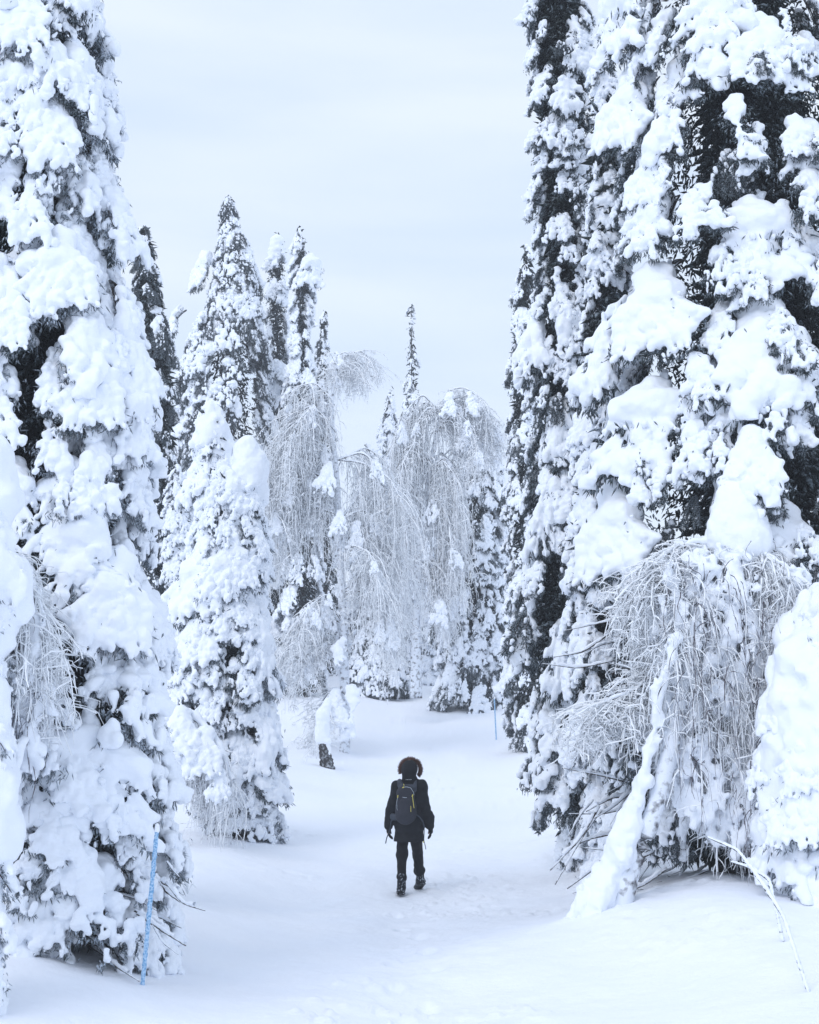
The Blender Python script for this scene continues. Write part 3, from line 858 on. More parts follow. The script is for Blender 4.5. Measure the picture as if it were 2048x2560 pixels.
def birch(label, trunk, Y, limbs, tr=(0.10, 0.03), twig_n=60, twig_r=0.011, seed=1, mat=None, copies=2, spread=1.2, group=None, snow_k=1.0, side=3, jitter=0.25, name='weeping_birch', limb_r=0.03, outl=0.35, loads=(), sheath=(), curtain=None, jpx=18):
    mat = mat or TWIG
    rng = np.random.RandomState(seed)
    m = FPX / Y
    pts = [at(*q[:2], Y + (q[2] if len(q) > 2 else 0)) for q in trunk]
    base = pts[0].copy(); gz = float(ground_z(base.x, base.y)); base.z = min(base.z, gz)
    tree = empty(name, base, label, 'birch tree', group)
    loc = [tuple(p - base) for p in pts]
    loc[0] = (loc[0][0], loc[0][1], loc[0][2] - 0.3)
    link_mesh('trunk', tube_mesh('trunk', loc, list(np.linspace(tr[0], tr[1], 8)), BIRCH_BARK, 40, 14, 0.10, seed, 0.08), tree)
    for li, (pl, tl) in enumerate(limbs):
        for c in range(copies):
            dy = rng.uniform(-spread, spread) if c else rng.uniform(-0.3, 0.3)
            n = 26
            jit = rng.normal(size=2) * (0 if c == 0 else jpx)
            P = [at(x + jit[0] * i / len(pl), y + jit[1] * min(i, 1), Y + dy * (i / (len(pl) - 1)) ** 0.8) for i, (x, y) in enumerate(pl)]
            C = catmull([tuple(p - base) for p in P], n)
            C += np.cumsum(rng.normal(size=C.shape) * 0.006, 0)
            rr = np.linspace(limb_r * (1 if c == 0 else 0.75), limb_r * 0.25, n)
            V, F = tubes(C[None], rr[None], 6, 0.15, rng)
            limb = link_mesh('limb', np_mesh('limb', V, F, True, [BRANCH]), tree)
            # snow lying along the limb
            if snow_k:
                rs = rr * rng.uniform(0.6, 1.5, n) * snow_k + 0.006
                V, F = tubes((C + np.stack([0 * rs, 0 * rs, rs * 0.9], 1))[None], rs[None], 6, 0.2, rng)
                link_mesh('limb_snow', np_mesh('limb_snow', V, F, True, [SNOW]), limb)
            # clumps of snow caught on the limb
            if Y > 25:
                for _ in range(2):
                    if rng.rand() < 0.55:
                        i_ = rng.randint(4, n); s_ = rng.uniform(0.35, 0.8)
                        _, sn = PROTO[('popcorn', 'drape', 'popcorn')[rng.randint(3)]][rng.randint(6)]
                        Mx = Matrix.Translation(Vector(C[i_]) + Vector((0, -0.05, 0.06))) @ Matrix.Rotation(rng.uniform(-2.4, -0.8), 4, 'Z') @ Matrix.Diagonal((s_ * 0.6, s_, s_, 1))
                        o = link_mesh('snow_load', sn, limb, M=Mx); o['kind'] = 'stuff'
            # hanging twigs
            q = rng.randint(2, n, twig_n)
            T = np.gradient(C, axis=0)[q]; T /= np.linalg.norm(T, axis=1, keepdims=True) + 1e-9
            L = (tl[0] + (tl[1] - tl[0]) * rng.rand(twig_n)) / m * (0.74 if Y > 25 else 0.80)
            out = T * rng.uniform(0.0, outl, (twig_n, 1)) + rng.normal(size=(twig_n, 3)) * np.array([0.22, 0.24, 0.06]) * outl * 2.2
            P1, R1 = hang_twigs(rng, C[q], T, L, np.full(twig_n, twig_r) * rng.uniform(0.7, 1.3, twig_n), out)
            # one generation of side twigs
            ns = twig_n * side
            pi = rng.randint(0, twig_n, ns); pk = rng.randint(1, 8, ns)
            S = P1[pi, pk]
            L2 = L[pi] * rng.uniform(0.06, 0.32, ns)
            out2 = rng.normal(size=(ns, 3)) * np.array([0.24, 0.24, 0.07]) * (0.35 + L2[:, None])
            P2, R2 = hang_twigs(rng, S, None, L2, np.full(ns, twig_r * 0.72) * rng.uniform(0.7, 1.2, ns), out2, k=5, curl=0.03)
            V1, F1 = tubes(P1, R1, 3, jitter, rng)
            V2, F2 = tubes(P2, R2, 3, jitter, rng)
            g = base.z
            V = np.concatenate([V1, V2]); F = np.concatenate([F1, F2 + len(V1)])
            o = link_mesh('hanging_twigs', np_mesh('hanging_twigs', V, F, True, [mat]), limb)
            o['kind'] = 'stuff'
    if sheath:          # snow plastered along the windward side of the leaning trunk
        A = [at(x, y, Y - 0.75) - base for q in sheath for x, y in q[:2]]
        lo = [min(p[i] for p in A) - 0.35 for i in range(3)]; hi = [max(p[i] for p in A) + 0.35 for i in range(3)]
        F = Field(lo, hi, 0.02)
        for (p, q, r1, r2) in sheath:
            F.cone(at(p[0] - 26, p[1], Y - 0.66) - base, at(q[0] - 26, q[1], Y - 0.62) - base, r1, r2, 0.05)
        F.noise(4, 0.07, 2.0); F.noise(10, 0.045, 4.0); F.noise(24, 0.02, 6.0)
        link_mesh('snow_sheath', F.mesh('snow_sheath', [SNOW]), tree)
    if curtain:         # rime and snow grown together between the hanging twigs
        (ly, lx), (ry, rx), (tx, ty), (bx, by), cn = curtain
        A = [at(x, y, Y) - base for x, y in ((min(lx), min(ty)), (max(rx), max(by)))]
        F = Field((A[0].x - 0.2, -0.62, A[1].z - 0.2), (A[1].x + 0.2, 0.55, A[0].z + 0.2), 0.020)
        front = []
        while cn > 0:
            x = rng.uniform(min(lx), max(rx)); y = rng.uniform(min(ty), max(by))
            if x < np.interp(y, ly, lx) or x > np.interp(y, ry, rx) or y < np.interp(x, tx, ty) or y > np.interp(x, bx, by): continue
            cn -= 1
            dy = rng.uniform(-0.48, 0.12)
            c = np.array(at(x, y, Y + dy) - base)
            e = c + (rng.uniform(-.09, .09), rng.uniform(-.06, .03), -rng.uniform(0.04, 0.24))
            front.append(c + (0, -0.06, 0))
            r = rng.uniform(0.022, 0.060)
            F.cone(c, e, r * 0.8, r, 0.05)
            for _ in range(4):
                t_ = rng.rand(); q = c * t_ + e * (1 - t_) + rng.normal(size=3) * r * 0.9
                F.cone(q, q + (0, 0, -rng.uniform(0, .05)), r * rng.uniform(.35, .75), r * 0.4, 0.012)
        F.noise(14, 0.020, 4.0); F.noise(34, 0.012, 1.0)
        o = link_mesh('rime_curtain', F.mesh('rime_curtain', [SNOW]), tree)
        o['kind'] = 'stuff'
        S = np.array(front)[:230]; n = len(S)
        S[:, 1] = np.minimum(S[:, 1], -0.40 + 0.12 * rng.rand(n))
        P1, R1 = hang_twigs(rng, S, None, rng.uniform(0.12, 0.55, n), np.full(n, 0.0045) * rng.uniform(0.6, 1.3, n), rng.normal(size=(n, 3)) * (0.07, 0.02, 0.02), curl=0.03)
        V1, F1 = tubes(P1, R1, 3, 0.3, rng)
        o = link_mesh('bare_twigs', np_mesh('bare_twigs', V1, F1, True, [TWIG_D]), tree)
        o['kind'] = 'stuff'
    lr = random.Random(seed)
    for (x, y, s, k) in loads:
        p = at(x, y, Y - 0.35)
        _, sn = lr.choice(PROTO[k])
        M = Matrix.Translation(p - base) @ Matrix.Rotation(-math.pi / 2, 4, 'Z') @ Matrix.Diagonal((s / m, s / m * 1.1, s / m, 1))
        link_mesh('snow_load', sn, tree, M=M)
    return tree

birch('tall weeping birch left of the path with frosted twigs, its tip nodding right',
      [(862, 1880), (862, 1740), (858, 1560), (850, 1350), (842, 1180), (828, 1050), (832, 960), (850, 915)], ground_at(862, 1880).y,
      [([(832, 960), (848, 912), (872, 900), (893, 930)], (40, 130)),
       ([(832, 1000), (790, 955), (750, 965), (725, 1020)], (90, 230)),
       ([(840, 1080), (780, 1015), (735, 1040), (700, 1110)], (80, 220)),
       ([(845, 1150), (760, 1100), (700, 1130), (665, 1210)], (90, 250)),
       ([(845, 1150), (905, 1130), (950, 1170), (985, 1260)], (120, 300)),
       ([(848, 1230), (790, 1180), (730, 1210), (690, 1290)], (100, 260)),
       ([(850, 1290), (780, 1260), (710, 1310), (668, 1400)], (100, 240)),
       ([(852, 1300), (910, 1270), (960, 1320), (1000, 1400)], (90, 240)),
       ([(850, 1380), (880, 1330), (920, 1350), (945, 1430)], (90, 220)),
       ([(855, 1480), (920, 1430), (960, 1480), (985, 1560)], (60, 150)),
       ([(855, 1560), (800, 1530), (730, 1570), (690, 1650)], (60, 150)),
       ([(857, 1620), (820, 1590), (780, 1610), (740, 1680)], (40, 120)),
       ([(860, 1720), (830, 1720), (800, 1760), (780, 1830)], (15, 50))],
      (0.15, 0.04), 46, 0.0125, 41, TWIG, 3, 1.5, 'weeping birches', 1.0, 8, outl=0.70, limb_r=0.024, jpx=34, loads=[(820, 1160, 80, 'drape'), (850, 1280, 60, 'drape'), (838, 1730, 100, 'drape'), (880, 1720, 110, 'strip'), (858, 1600, 90, 'strip')])
birch('round-headed weeping birch right of the sky gap, its crown arching down to the right',
      [(1040, 1722), (1038, 1550), (1048, 1400), (1060, 1280), (1075, 1180), (1092, 1080), (1108, 1020)], 45.5,
      [([(1095, 1050), (1120, 1000), (1165, 990), (1210, 1020), (1225, 1070)], (30, 120)),
       ([(1108, 1020), (1170, 1005), (1215, 1050), (1235, 1110)], (30, 100)),
       ([(1100, 1030), (1060, 1000), (1020, 1050), (1000, 1130)], (120, 300)),
       ([(1090, 1080), (1130, 1045), (1165, 1080), (1180, 1150)], (50, 130)),
       ([(1080, 1160), (1040, 1120), (1010, 1170), (995, 1260)], (120, 280)),
       ([(1075, 1180), (1110, 1140), (1140, 1180), (1155, 1260)], (100, 260)),
       ([(1062, 1280), (1030, 1250), (1005, 1300), (990, 1400)], (100, 240)),
       ([(1062, 1290), (1095, 1260), (1125, 1310), (1140, 1400)], (100, 220)),
       ([(1045, 1430), (1080, 1390), (1110, 1440), (1125, 1530)], (60, 160)),
       ([(1042, 1480), (1015, 1450), (995, 1500), (985, 1580)], (60, 140))],
      (0.19, 0.05), 42, 0.0165, 42, TWIG, 3, 1.4, 'weeping birches', 1.0, 8, outl=0.55, limb_r=0.03, jpx=20, loads=[(1125, 985, 60, 'drape'), (1175, 985, 60, 'drape'), (1100, 1500, 70, 'drape')])
birch('leaning rime-crusted birch in the right foreground, arched over into a white curtain of twigs',
      [(1530, 2265, -.6), (1570, 2180, -.6), (1625, 2060, -.6), (1660, 1950, -.6), (1690, 1800, -.5), (1720, 1640, -.4), (1760, 1480, -.3), (1800, 1370, -.3)], 14.6,
      [([(1800, 1370), (1740, 1355), (1670, 1385), (1615, 1440)], (50, 200)),
       ([(1790, 1390), (1720, 1400), (1665, 1480), (1645, 1600)], (80, 200)),
       ([(1800, 1370), (1880, 1345), (1980, 1400), (2060, 1460)], (120, 420)),
       ([(1780, 1430), (1850, 1400), (1930, 1450), (1990, 1540)], (250, 520)),
       ([(1760, 1480), (1740, 1450), (1700, 1500), (1680, 1600)], (200, 420)),
       ([(1770, 1460), (1800, 1430), (1840, 1470), (1860, 1560)], (280, 560)),
       ([(1730, 1600), (1760, 1570), (1790, 1610), (1810, 1700)], (200, 400)),
       ([(1735, 1600), (1820, 1590), (1880, 1660), (1900, 1760)], (180, 380)),
       ([(1700, 1720), (1650, 1690), (1570, 1750), (1490, 1780)], (30, 170)),
       ([(1690, 1800), (1740, 1790), (1790, 1840), (1810, 1900)], (120, 300)),
       ([(1830, 1390), (1900, 1380), (1960, 1480), (1975, 1600)], (200, 420))],
      (0.115, 0.04), 66, 0.0105, 43, TWIG_W, 3, 0.6, 'weeping birches', 1.4, 8, 0.5, limb_r=0.026, outl=0.42,
      sheath=[((1500, 2290), (1575, 2130), 0.19, 0.13), ((1575, 2130), (1632, 1950), 0.13, 0.085), ((1632, 1950), (1670, 1780), 0.085, 0.055), ((1670, 1780), (1715, 1600), 0.06, 0.04), ((1470, 2290), (1540, 2240), 0.12, 0.12)],
      curtain=(([1370, 1450, 1600, 1750, 2150], [1720, 1630, 1650, 1660, 1690]), ([1370, 2150], [2060, 2060]), ([1560, 1700, 1800, 1900, 2040], [1480, 1385, 1360, 1370, 1440]), ([1600, 1700, 1850, 2048], [1830, 1990, 2110, 2000]), 900))
birch('rime-crusted birch at the left edge, its drooping twigs plastered white',
      [(-60, 2100), (-50, 1800), (-30, 1600), (0, 1450), (20, 1380)], 10.4,
      [([(0, 1450), (30, 1380), (70, 1450), (95, 1560)], (100, 300)),
       ([(-20, 1560), (20, 1500), (70, 1570), (105, 1700)], (60, 220)),
       ([(-10, 1480), (10, 1400), (40, 1420), (60, 1520)], (150, 350))],
      (0.08, 0.04), 60, 0.009, 44, TWIG_W, 3, 0.5, 'weeping birches', 1.3, 4, 0.4, limb_r=0.022, outl=0.2,
      curtain=(([1400, 1900], [-80, -80]), ([1400, 1500, 1700, 1850], [50, 95, 118, 90]), ([-80, 100], [1400, 1450]), ([-80, 120], [1950, 1850]), 220))
birch('low snow-bent birch arching between the huge left spruce and the twin-topped spruce',
      [(395, 2060), (392, 1960), (400, 1860), (420, 1800)], 20.5,
      [([(405, 1840), (430, 1785), (485, 1800), (535, 1870), (560, 1960)], (60, 200)),
       ([(400, 1880), (440, 1830), (490, 1860), (520, 1940)], (60, 180))],
      (0.06, 0.04), 60, 0.010, 45, TWIG, 3, 0.6, 'weeping birches', 2.6, 3, limb_r=0.035, outl=0.25,
      loads=[(455, 1780, 110, 'cushion'), (510, 1830, 110, 'cushion'), (545, 1900, 100, 'drape')])

# snow-capped broken trunk beside the left birch
def stump():
    g = ground_at(818, 1920)
    t = empty('broken_trunk', g, 'short dark leaning trunk with a snow cap left of the walker', 'stump')
    m = FPX / g.y
    top = Vector(((806 - 818) / m, 0, 72 / m))
    link_mesh('trunk', tube_mesh('trunk', [(0, 0, -0.2), (0, 0, 0.05), tuple(top * 0.6), tuple(top * 1.05)], [0.20, 0.16, 0.13, 0.11], BIRCH_BARK_D, 24, 14, 0.15, 3, 0.06), t)
    F = Field((-0.6, -0.5, -0.5), (0.6, 0.5, 1.3), 0.02)
    F.cone((0, 0, 0.0), (-0.02, 0, 0.55), 0.17, 0.16, 0.05)
    F.cone((0.12, -.05, -0.1), (0.16, -0.05, -0.38), 0.09, 0.05, 0.06)
    F.cone((0.0, 0, 0.5), (0.12, 0, 0.85), 0.15, 0.10, 0.06)
    F.noise(5, 0.03, 3.0); F.noise(14, 0.015, 4.0)
    link_mesh('snow_cap', F.mesh('snow_cap', [SNOW]), t, M=Matrix.Translation(top))
BIRCH_BARK_D = mat_frosted('dark_birch_bark', (0.05, 0.048, 0.05), (0.40, 0.43, 0.47), 0.38, 16.0, 0.3, 0.0)
stump()

# bare branches under the skirts of the big spruces, around the trunks
def tangle(label, x0, x1, y0, y1, Y, n, seed, foot=None, name='dead_branch_tangle', droop=0.0):
    rng = np.random.RandomState(seed)
    b = at(foot if foot else (x0 + x1) / 2, (y0 + y1) / 2, Y)
    g = float(ground_z(b.x, b.y))
    t = empty(name, (b.x, b.y, g), label, 'branches')
    for i in range(n):
        s = at(rng.uniform(x0, x1), rng.uniform(y0, y1), Y + rng.uniform(-0.5, 0.5))
        d = s.x - b.x
        sg = (1 if d > 0 else -1) if abs(d) > 0.1 else rng.choice([-1, 1])
        L = rng.uniform(0.25, 0.95) * (0.6 if droop else 1)
        a_ = rng.uniform(-0.25, 1.1) + droop * rng.uniform(0.1, 0.7)
        e = s + Vector((sg * L * math.cos(a_), rng.uniform(-0.4, 0.25), -L * math.sin(a_)))
        mid = (s + e) / 2 + Vector((rng.uniform(-.05, .05), 0, rng.uniform(-0.10, 0.10))) * L * 1.5
        e.z = max(e.z, float(ground_z(e.x, e.y)) + 0.02)
        pts = [tuple(p - t.location) for p in (s, mid, e)]
        r0 = rng.uniform(0.006, 0.019)
        o = link_mesh('branch', tube_mesh('branch', pts, [r0, r0 * 0.8, r0 * 0.35], BRANCH, 14, 6, 0.2, seed + i), t)
        C = catmull(pts, 14)
        rs = r0 * rng.uniform(0.5, 1.4, 14) + 0.001
        V, F = tubes((C + np.stack([0 * rs, 0 * rs, rs * 1.2], 1))[None, 2:11], rs[None, 2:11], 6, 0.2, rng)
        link_mesh('branch_snow', np_mesh('branch_snow', V, F, True, [SNOW]), o)
    return t
tangle('bare snow-lined branches sticking out low on the left side of the massive right spruce', 1480, 1700, 1850, 2180, 15.6, 30, 51, 1760)
tangle('bare frosted branches crossing in front of the right spruce trunk', 1640, 1960, 2060, 2230, 15.6, 26, 52, 1800)
tangle('dark dead branches inside the gap beside the arched birch', 1520, 1720, 1500, 1720, 15.4, 16, 53, 1800)
tangle('drooping bare branches at the foot of the huge left spruce', 180, 420, 2150, 2370, 11.7, 30, 54, 120, droop=1.0)

# bent saplings
def bent_sapling(label, pts, r, seed, group=None):
    P = [at(*p) for p in pts]
    b = P[0].copy(); b.z = float(ground_z(b.x, b.y))
    t = empty('bent_sapling', b, label, 'sapling', group)
    loc = [tuple(p - b) for p in P]; loc[0] = (loc[0][0], loc[0][1], -0.1)
    link_mesh('stem', tube_mesh('stem', loc, r, BRANCH, 70, 8, 0.25, seed, 0.12), t)
    C = catmull(loc, 110); rng = np.random.RandomState(seed)
    rs = np.interp(np.linspace(0, 1, 110), np.linspace(0, 1, len(r)), r) * rng.uniform(0.7, 1.25, 110)
    V, F = tubes((C + np.stack([-rs * 0.5, -rs * 0.4, rs * 0.8], 1))[None], rs[None] * 0.95, 7, 0.3, rng)
    link_mesh('rime', np_mesh('rime', V, F, True, [SNOW]), t)
    return t
bent_sapling('thin rime-coated sapling bent in a long arch at the lower right corner', [(2036, 2532, 10.2), (1995, 2400, 10.3), (1960, 2290, 10.5), (1905, 2205, 10.7), (1845, 2125, 10.9), (1770, 2093, 11.0)], [0.012, 0.013, 0.014, 0.016, 0.012, 0.006], 61)
bent_sapling('short snowy sapling curving up to the right spruce trunk', [(1960, 2240, 11.6), (1925, 2200, 11.7), (1880, 2170, 11.8), (1830, 2155, 12)], [0.014, 0.013, 0.012, 0.008], 62)
bent_sapling('dark bare sapling stem leaning against the massive spruce at the right edge', [(2010, 2060, 13.2), (2048, 1940, 13.2), (2060, 1880, 13.3), (2090, 1800, 13.4)], [0.03, 0.03, 0.025, 0.02], 63)
# ------------------------------------------------------------------ small twigs poking out of the snow
def twig_sprig(label, x, y, n, size, seed, Y=None):
    rng = np.random.RandomState(seed)
    g = ground_at(x, y) if Y is None else at(x, y, Y)
    t = empty('twig_sprig', g, label, 'twigs')
    for i in range(n):
        a = rng.uniform(-1, 1)
        e = Vector((a * size, rng.uniform(-.1, .1), size * rng.uniform(0.1, 0.8)))
        md = e * 0.5 + Vector((0, 0, size * 0.25))
        link_mesh('twig', tube_mesh('twig', [(0, 0, -0.03), tuple(md), tuple(e)], [0.006, 0.005, 0.003], TWIG, 10, 4, 0.2, seed + i), t)
twig_sprig('sprig of thin bare twigs poking through the snow left of the short dark trunk', 762, 1908, 6, 0.22, 71)
twig_sprig('tiny bare twigs reaching out of the snow right of the near blue pole', 470, 2225, 4, 0.18, 72, 12.2)

# ------------------------------------------------------------------ marker poles
POLE = mat_frosted('blue_pole', (0.15, 0.37, 0.63), (0.50, 0.68, 0.88), 0.53, 60.0, 0.2, 0.0)
def pole(label, xb, yb, xt, yt, Y, r):
    b = at(xb, yb, Y); t_ = at(xt, yt, Y)
    b.z = min(b.z, float(ground_z(b.x, b.y)))
    o = empty('marker_pole', b, label, 'pole', 'blue trail marker poles')
    d = t_ - b
    link_mesh('shaft', tube_mesh('shaft', [tuple(-d * 0.08), tuple(d * 0.5), tuple(d)], [r, r, r * 0.95], POLE, 90, 10, 0.16, int(xb), 0.10), o)
    F = Field((-0.05, -0.05, -0.06), (0.05, 0.05, 0.08), 0.005)
    F.cone((0, 0, -0.01), (0, 0, 0.025), r * 1.35, r * 1.0, 0.01)
    F.noise(40, 0.003)
    link_mesh('snow_cap', F.mesh('snow_cap', [SNOW]), o, M=Matrix.Translation(d))
pole('frosted blue trail pole leaning before the huge left spruce', 358, 2402, 393, 2072, 11.0, 0.017)
pole('thin blue trail pole standing at the right side of the path far ahead', 1241, 1850, 1236, 1745, ground_at(1241, 1850).y, 0.020)

# ------------------------------------------------------------------ the walker
BLACK = mat_plain('black_cloth', (0.008, 0.009, 0.012), 0.75, 0.45, 14, 0.8, 0.3)
TROUSER = mat_plain('black_trousers', (0.006, 0.006, 0.008), 0.7, 0.3, 30, 0.4, 0.25)
PACK = mat_plain('backpack_cloth', (0.028, 0.030, 0.040), 0.7, 0.25, 60, 0.4, 0.3)
PACK_B = mat_plain('backpack_strap_cloth', (0.045, 0.053, 0.070), 0.7, 0.25, 60, 0.3, 0.3)
YELLOW = mat_plain('yellow_pull', (0.62, 0.55, 0.12), 0.6, 0.15, 50, 0.1)
PALE = mat_plain('pale_print', (0.45, 0.50, 0.55), 0.6, 0.2, 50, 0.1)
FUR = mat_plain('brown_fur', (0.125, 0.070, 0.058), 0.8, 0.75, 25, 0.2)
RUBBER = mat_frosted('snowy_boots', (0.010, 0.011, 0.014), (0.6, 0.66, 0.74), 0.34, 45.0, 0.15, 0.0, 0.55)
SKIN_M = mat_plain('skin', (0.55, 0.36, 0.28), 0.5, 0.08, 30, 0.1)
EYE = mat_plain('eye', (0.05, 0.035, 0.03), 0.2, 0.1, 30, 0.0, 0.5)

def build_walker():
    S = 0.000932 * 1.0
    X = lambda xc: (xc - 640) * S
    Z = lambda yc: (1985 - yc) * S
    b = ground_at(1024.8, 2237)
    k = b.y / 17.0
    t = empty('person', b, 'person seen from behind in a black parka with fur-trimmed hood, walking up the snowy path', 'person')
    def M(F, name, mat, parent=t):
        return link_mesh(name, F.mesh(name, [mat]), parent)
    hipL, hipR = (-0.085, 0, 0.84), (0.075, 0, 0.84)
    kneL, ankL = (X(532), 0.03, Z(1480)), (X(527), -0.02, 0.10)
    kneR, ankR = (X(748), 0.24, 0.47), (X(782), 0.33, 0.15)
    shL, elL, wrL = (X(462), 0, 1.335), (X(402), -0.03, Z(800)), (X(348), 0.02, Z(1085))
    shR, elR, wrR = (X(805), 0, 1.34), (X(845), -0.03, Z(800)), (X(922), 0.03, Z(1085))
    # body: one continuous figure
    F = Field((-0.40, -0.25, -0.02), (0.42, 0.60, 1.74), 0.011)
    F.cone((0, 0, 1.30), (0, 0, 1.10), 0.125, 0.115, 0.05, (1.15, 0.8, 1))
    F.cone((0, 0, 1.10), (0, 0, 0.90), 0.115, 0.12, 0.05, (1.1, 0.8, 1))
    F.cone((-0.10, 0, 1.33), (0.10, 0, 1.33), 0.065, 0.065, 0.05)
    F.cone((0, 0.0, 1.36), (0, 0.01, 1.47), 0.055, 0.052, 0.04)
    F.cone((0, 0.01, 1.585), (0, 0.03, 1.53), 0.095, 0.068, 0.03, (0.85, 1, 1))
    F.cone((0, 0.115, 1.56), (0, 0.128, 1.535), 0.010, 0.014, 0.015)      # nose
    F.cone((0, 0.085, 1.47), (0, 0.09, 1.475), 0.03, 0.03, 0.02)          # chin
    for sx in (-1, 1): F.cone((sx * 0.085, 0.01, 1.57), (sx * 0.088, 0.0, 1.545), 0.016, 0.012, 0.01)
    for h_, kn, an in ((hipL, kneL, ankL), (hipR, kneR, ankR)):
        F.cone(h_, kn, 0.068, 0.046, 0.03); F.cone(kn, an, 0.048, 0.034, 0.02)
    F.cone(ankL, (ankL[0] - 0.01, ankL[1] + 0.15, 0.045), 0.035, 0.03, 0.02)
    F.cone(ankR, (ankR[0] - 0.02, ankR[1] + 0.13, 0.05), 0.035, 0.03, 0.02)
    for a, e, w, hd in ((shL, elL, wrL, (X(350), 0.07, Z(1170))), (shR, elR, wrR, (X(918), 0.05, Z(1165)))):
        F.cone(a, e, 0.052, 0.038, 0.03); F.cone(e, w, 0.038, 0.026, 0.02); F.cone(w, hd, 0.026, 0.026, 0.01)
    M(F, 'body', SKIN_M)
    for sx in (-1, 1):
        E = Field((-0.02, -0.02, -0.02), (0.02, 0.02, 0.02), 0.004); E.cone((0, 0, 0), (0, 0, 0.0005), 0.011, 0.011, 0)
        link_mesh('eye', E.mesh('eye', [EYE]), t, M=Matrix.Translation((sx * 0.032, 0.098, 1.572)))
    # trousers
    F = Field((-0.22, -0.15, 0.12), (0.30, 0.50, 0.92), 0.009)
    F.cone((-0.03, 0, 0.86), (0.03, 0, 0.86), 0.12, 0.12, 0.03, (1.15, 0.85, 1))
    for h_, kn, an, w in ((hipL, kneL, (ankL[0], ankL[1], 0.20), 0.066), (hipR, kneR, (ankR[0] - .008, ankR[1] - 0.02, 0.25), 0.068)):
        F.cone(h_, kn, 0.086, w, 0.03); F.cone(kn, an, w * 1.0, w * 0.86, 0.025)
        F.cone((an[0] - 0.01, an[1], an[2] + 0.02), (an[0] + 0.01, an[1], an[2] + 0.015), w * 0.95, w * 0.95, 0.01)    # bunched cuff
        F.cone((kn[0], kn[1], kn[2] + 0.03), (kn[0], kn[1], kn[2] + 0.035), w * 1.08, w * 1.08, 0.02)
    F.noise(7, 0.016, 3.0); F.noise(20, 0.006, 1.0)
    M(F, 'trousers', TROUSER)
    # boots
    for an, toe, heel, n in ((ankL, (ankL[0] - 0.015, ankL[1] + 0.19, 0.045), (ankL[0] - 0.005, ankL[1] - 0.045, 0.045), 1),
                             (ankR, (ankR[0] - 0.035, ankR[1] + 0.165, 0.035), (ankR[0] + 0.02, ankR[1] - 0.035, 0.13), 2)):
        c = np.array(an)
        F = Field(c + (-0.13, -0.13, -0.17), c + (0.13, 0.28, 0.20), 0.007)
        F.cone((an[0], an[1] - 0.01, an[2] + 0.12), (an[0], an[1] - 0.01, an[2] - 0.02), 0.056, 0.055, 0.02)
        F.cone((an[0], an[1], an[2] - 0.01), (toe[0], toe[1], toe[2] + 0.01), 0.052, 0.044, 0.02, (0.95, 1, 0.8))
        F.cone(heel, toe, 0.050, 0.050, 0.012, (1.0, 1, 0.7))
        F.noise(18, 0.006, n)
        M(F, 'boot', RUBBER)
        F = Field(c + (-0.13, -0.13, -0.17), c + (0.13, 0.28, 0.05), 0.007)
        hz = np.array(heel) + (0, 0, -0.028); tz = np.array(toe) + (0, 0, -0.028)
        F.cone(hz, tz, 0.056, 0.056, 0.0, (1.0, 1, 0.28))
        M(F, 'sole', RUBBER, t)
    # parka
    F = Field((-0.42, -0.24, 0.64), (0.42, 0.26, 1.50), 0.009)
    F.cone((X(600), 0, 1.30), (X(625), 0, 1.05), 0.155, 0.160, 0.05, (1.0, 0.8, 1))
    F.cone((X(625), 0, 1.05), (X(628), 0, 0.62), 0.165, 0.185, 0.05, (1.05, 0.85, 1))
    F.cone((X(500), 0, 1.335), (X(765), 0, 1.335), 0.068, 0.068, 0.05)
    F.cone((X(635), 0, 1.36), (X(635), 0, 1.44), 0.10, 0.085, 0.04)
    for a, e, w in ((shL, elL, wrL), (shR, elR, wrR)):
        F.cone(a, e, 0.076, 0.062, 0.045); F.cone(e, w, 0.062, 0.052, 0.03)
        w_ = np.array(w); F.cone(w_ + (-0.004, 0, 0.02), w_ + (0.004, 0, 0.0), 0.050, 0.046, 0.01)
        for q in range(4):      # sleeve folds
            tt = 0.2 + 0.2 * q; m = np.array(e) * (1 - tt) + w_ * tt
            F.cone(m + (-0.02, 0, 0), m + (0.02, 0, 0.012), 0.058 - 0.006 * q, 0.058 - 0.006 * q, 0.015)
    F.noise(6, 0.024, 3.0); F.noise(14, 0.014, 1.0)
    zz = F.lo[2] + F.h * np.arange(F.n[2])
    F.F = np.maximum(F.F, (Z(1280) - zz)[None, None, :].astype(np.float32))
    M(F, 'parka', BLACK)
    # gloves: palm, four fingers of different length and a thumb each
    for w, palm, sd, curl in ((wrL, (X(352), 0.065, Z(1150)), 1, 1.0), (wrR, (X(925), 0.045, Z(1150)), -1, 0.6)):
        w = np.array(w); palm = np.array(palm)
        F = Field(palm + (-0.11, -0.10, -0.16), palm + (0.11, 0.14, 0.12), 0.0045)
        F.cone(w + (0, 0, 0.01), palm, 0.034, 0.034, 0.012, (0.9, 1, 1))
        d0 = np.array([-0.10 * (1 if sd < 0 else -1) * 0.5, 0.25, -1.0]); d0 /= np.linalg.norm(d0)
        side = np.array([0.10 * sd, 1.0, 0.2]); side /= np.linalg.norm(side)
        inw = np.array([0.9 * sd, 0.2, -0.3]); inw /= np.linalg.norm(inw)
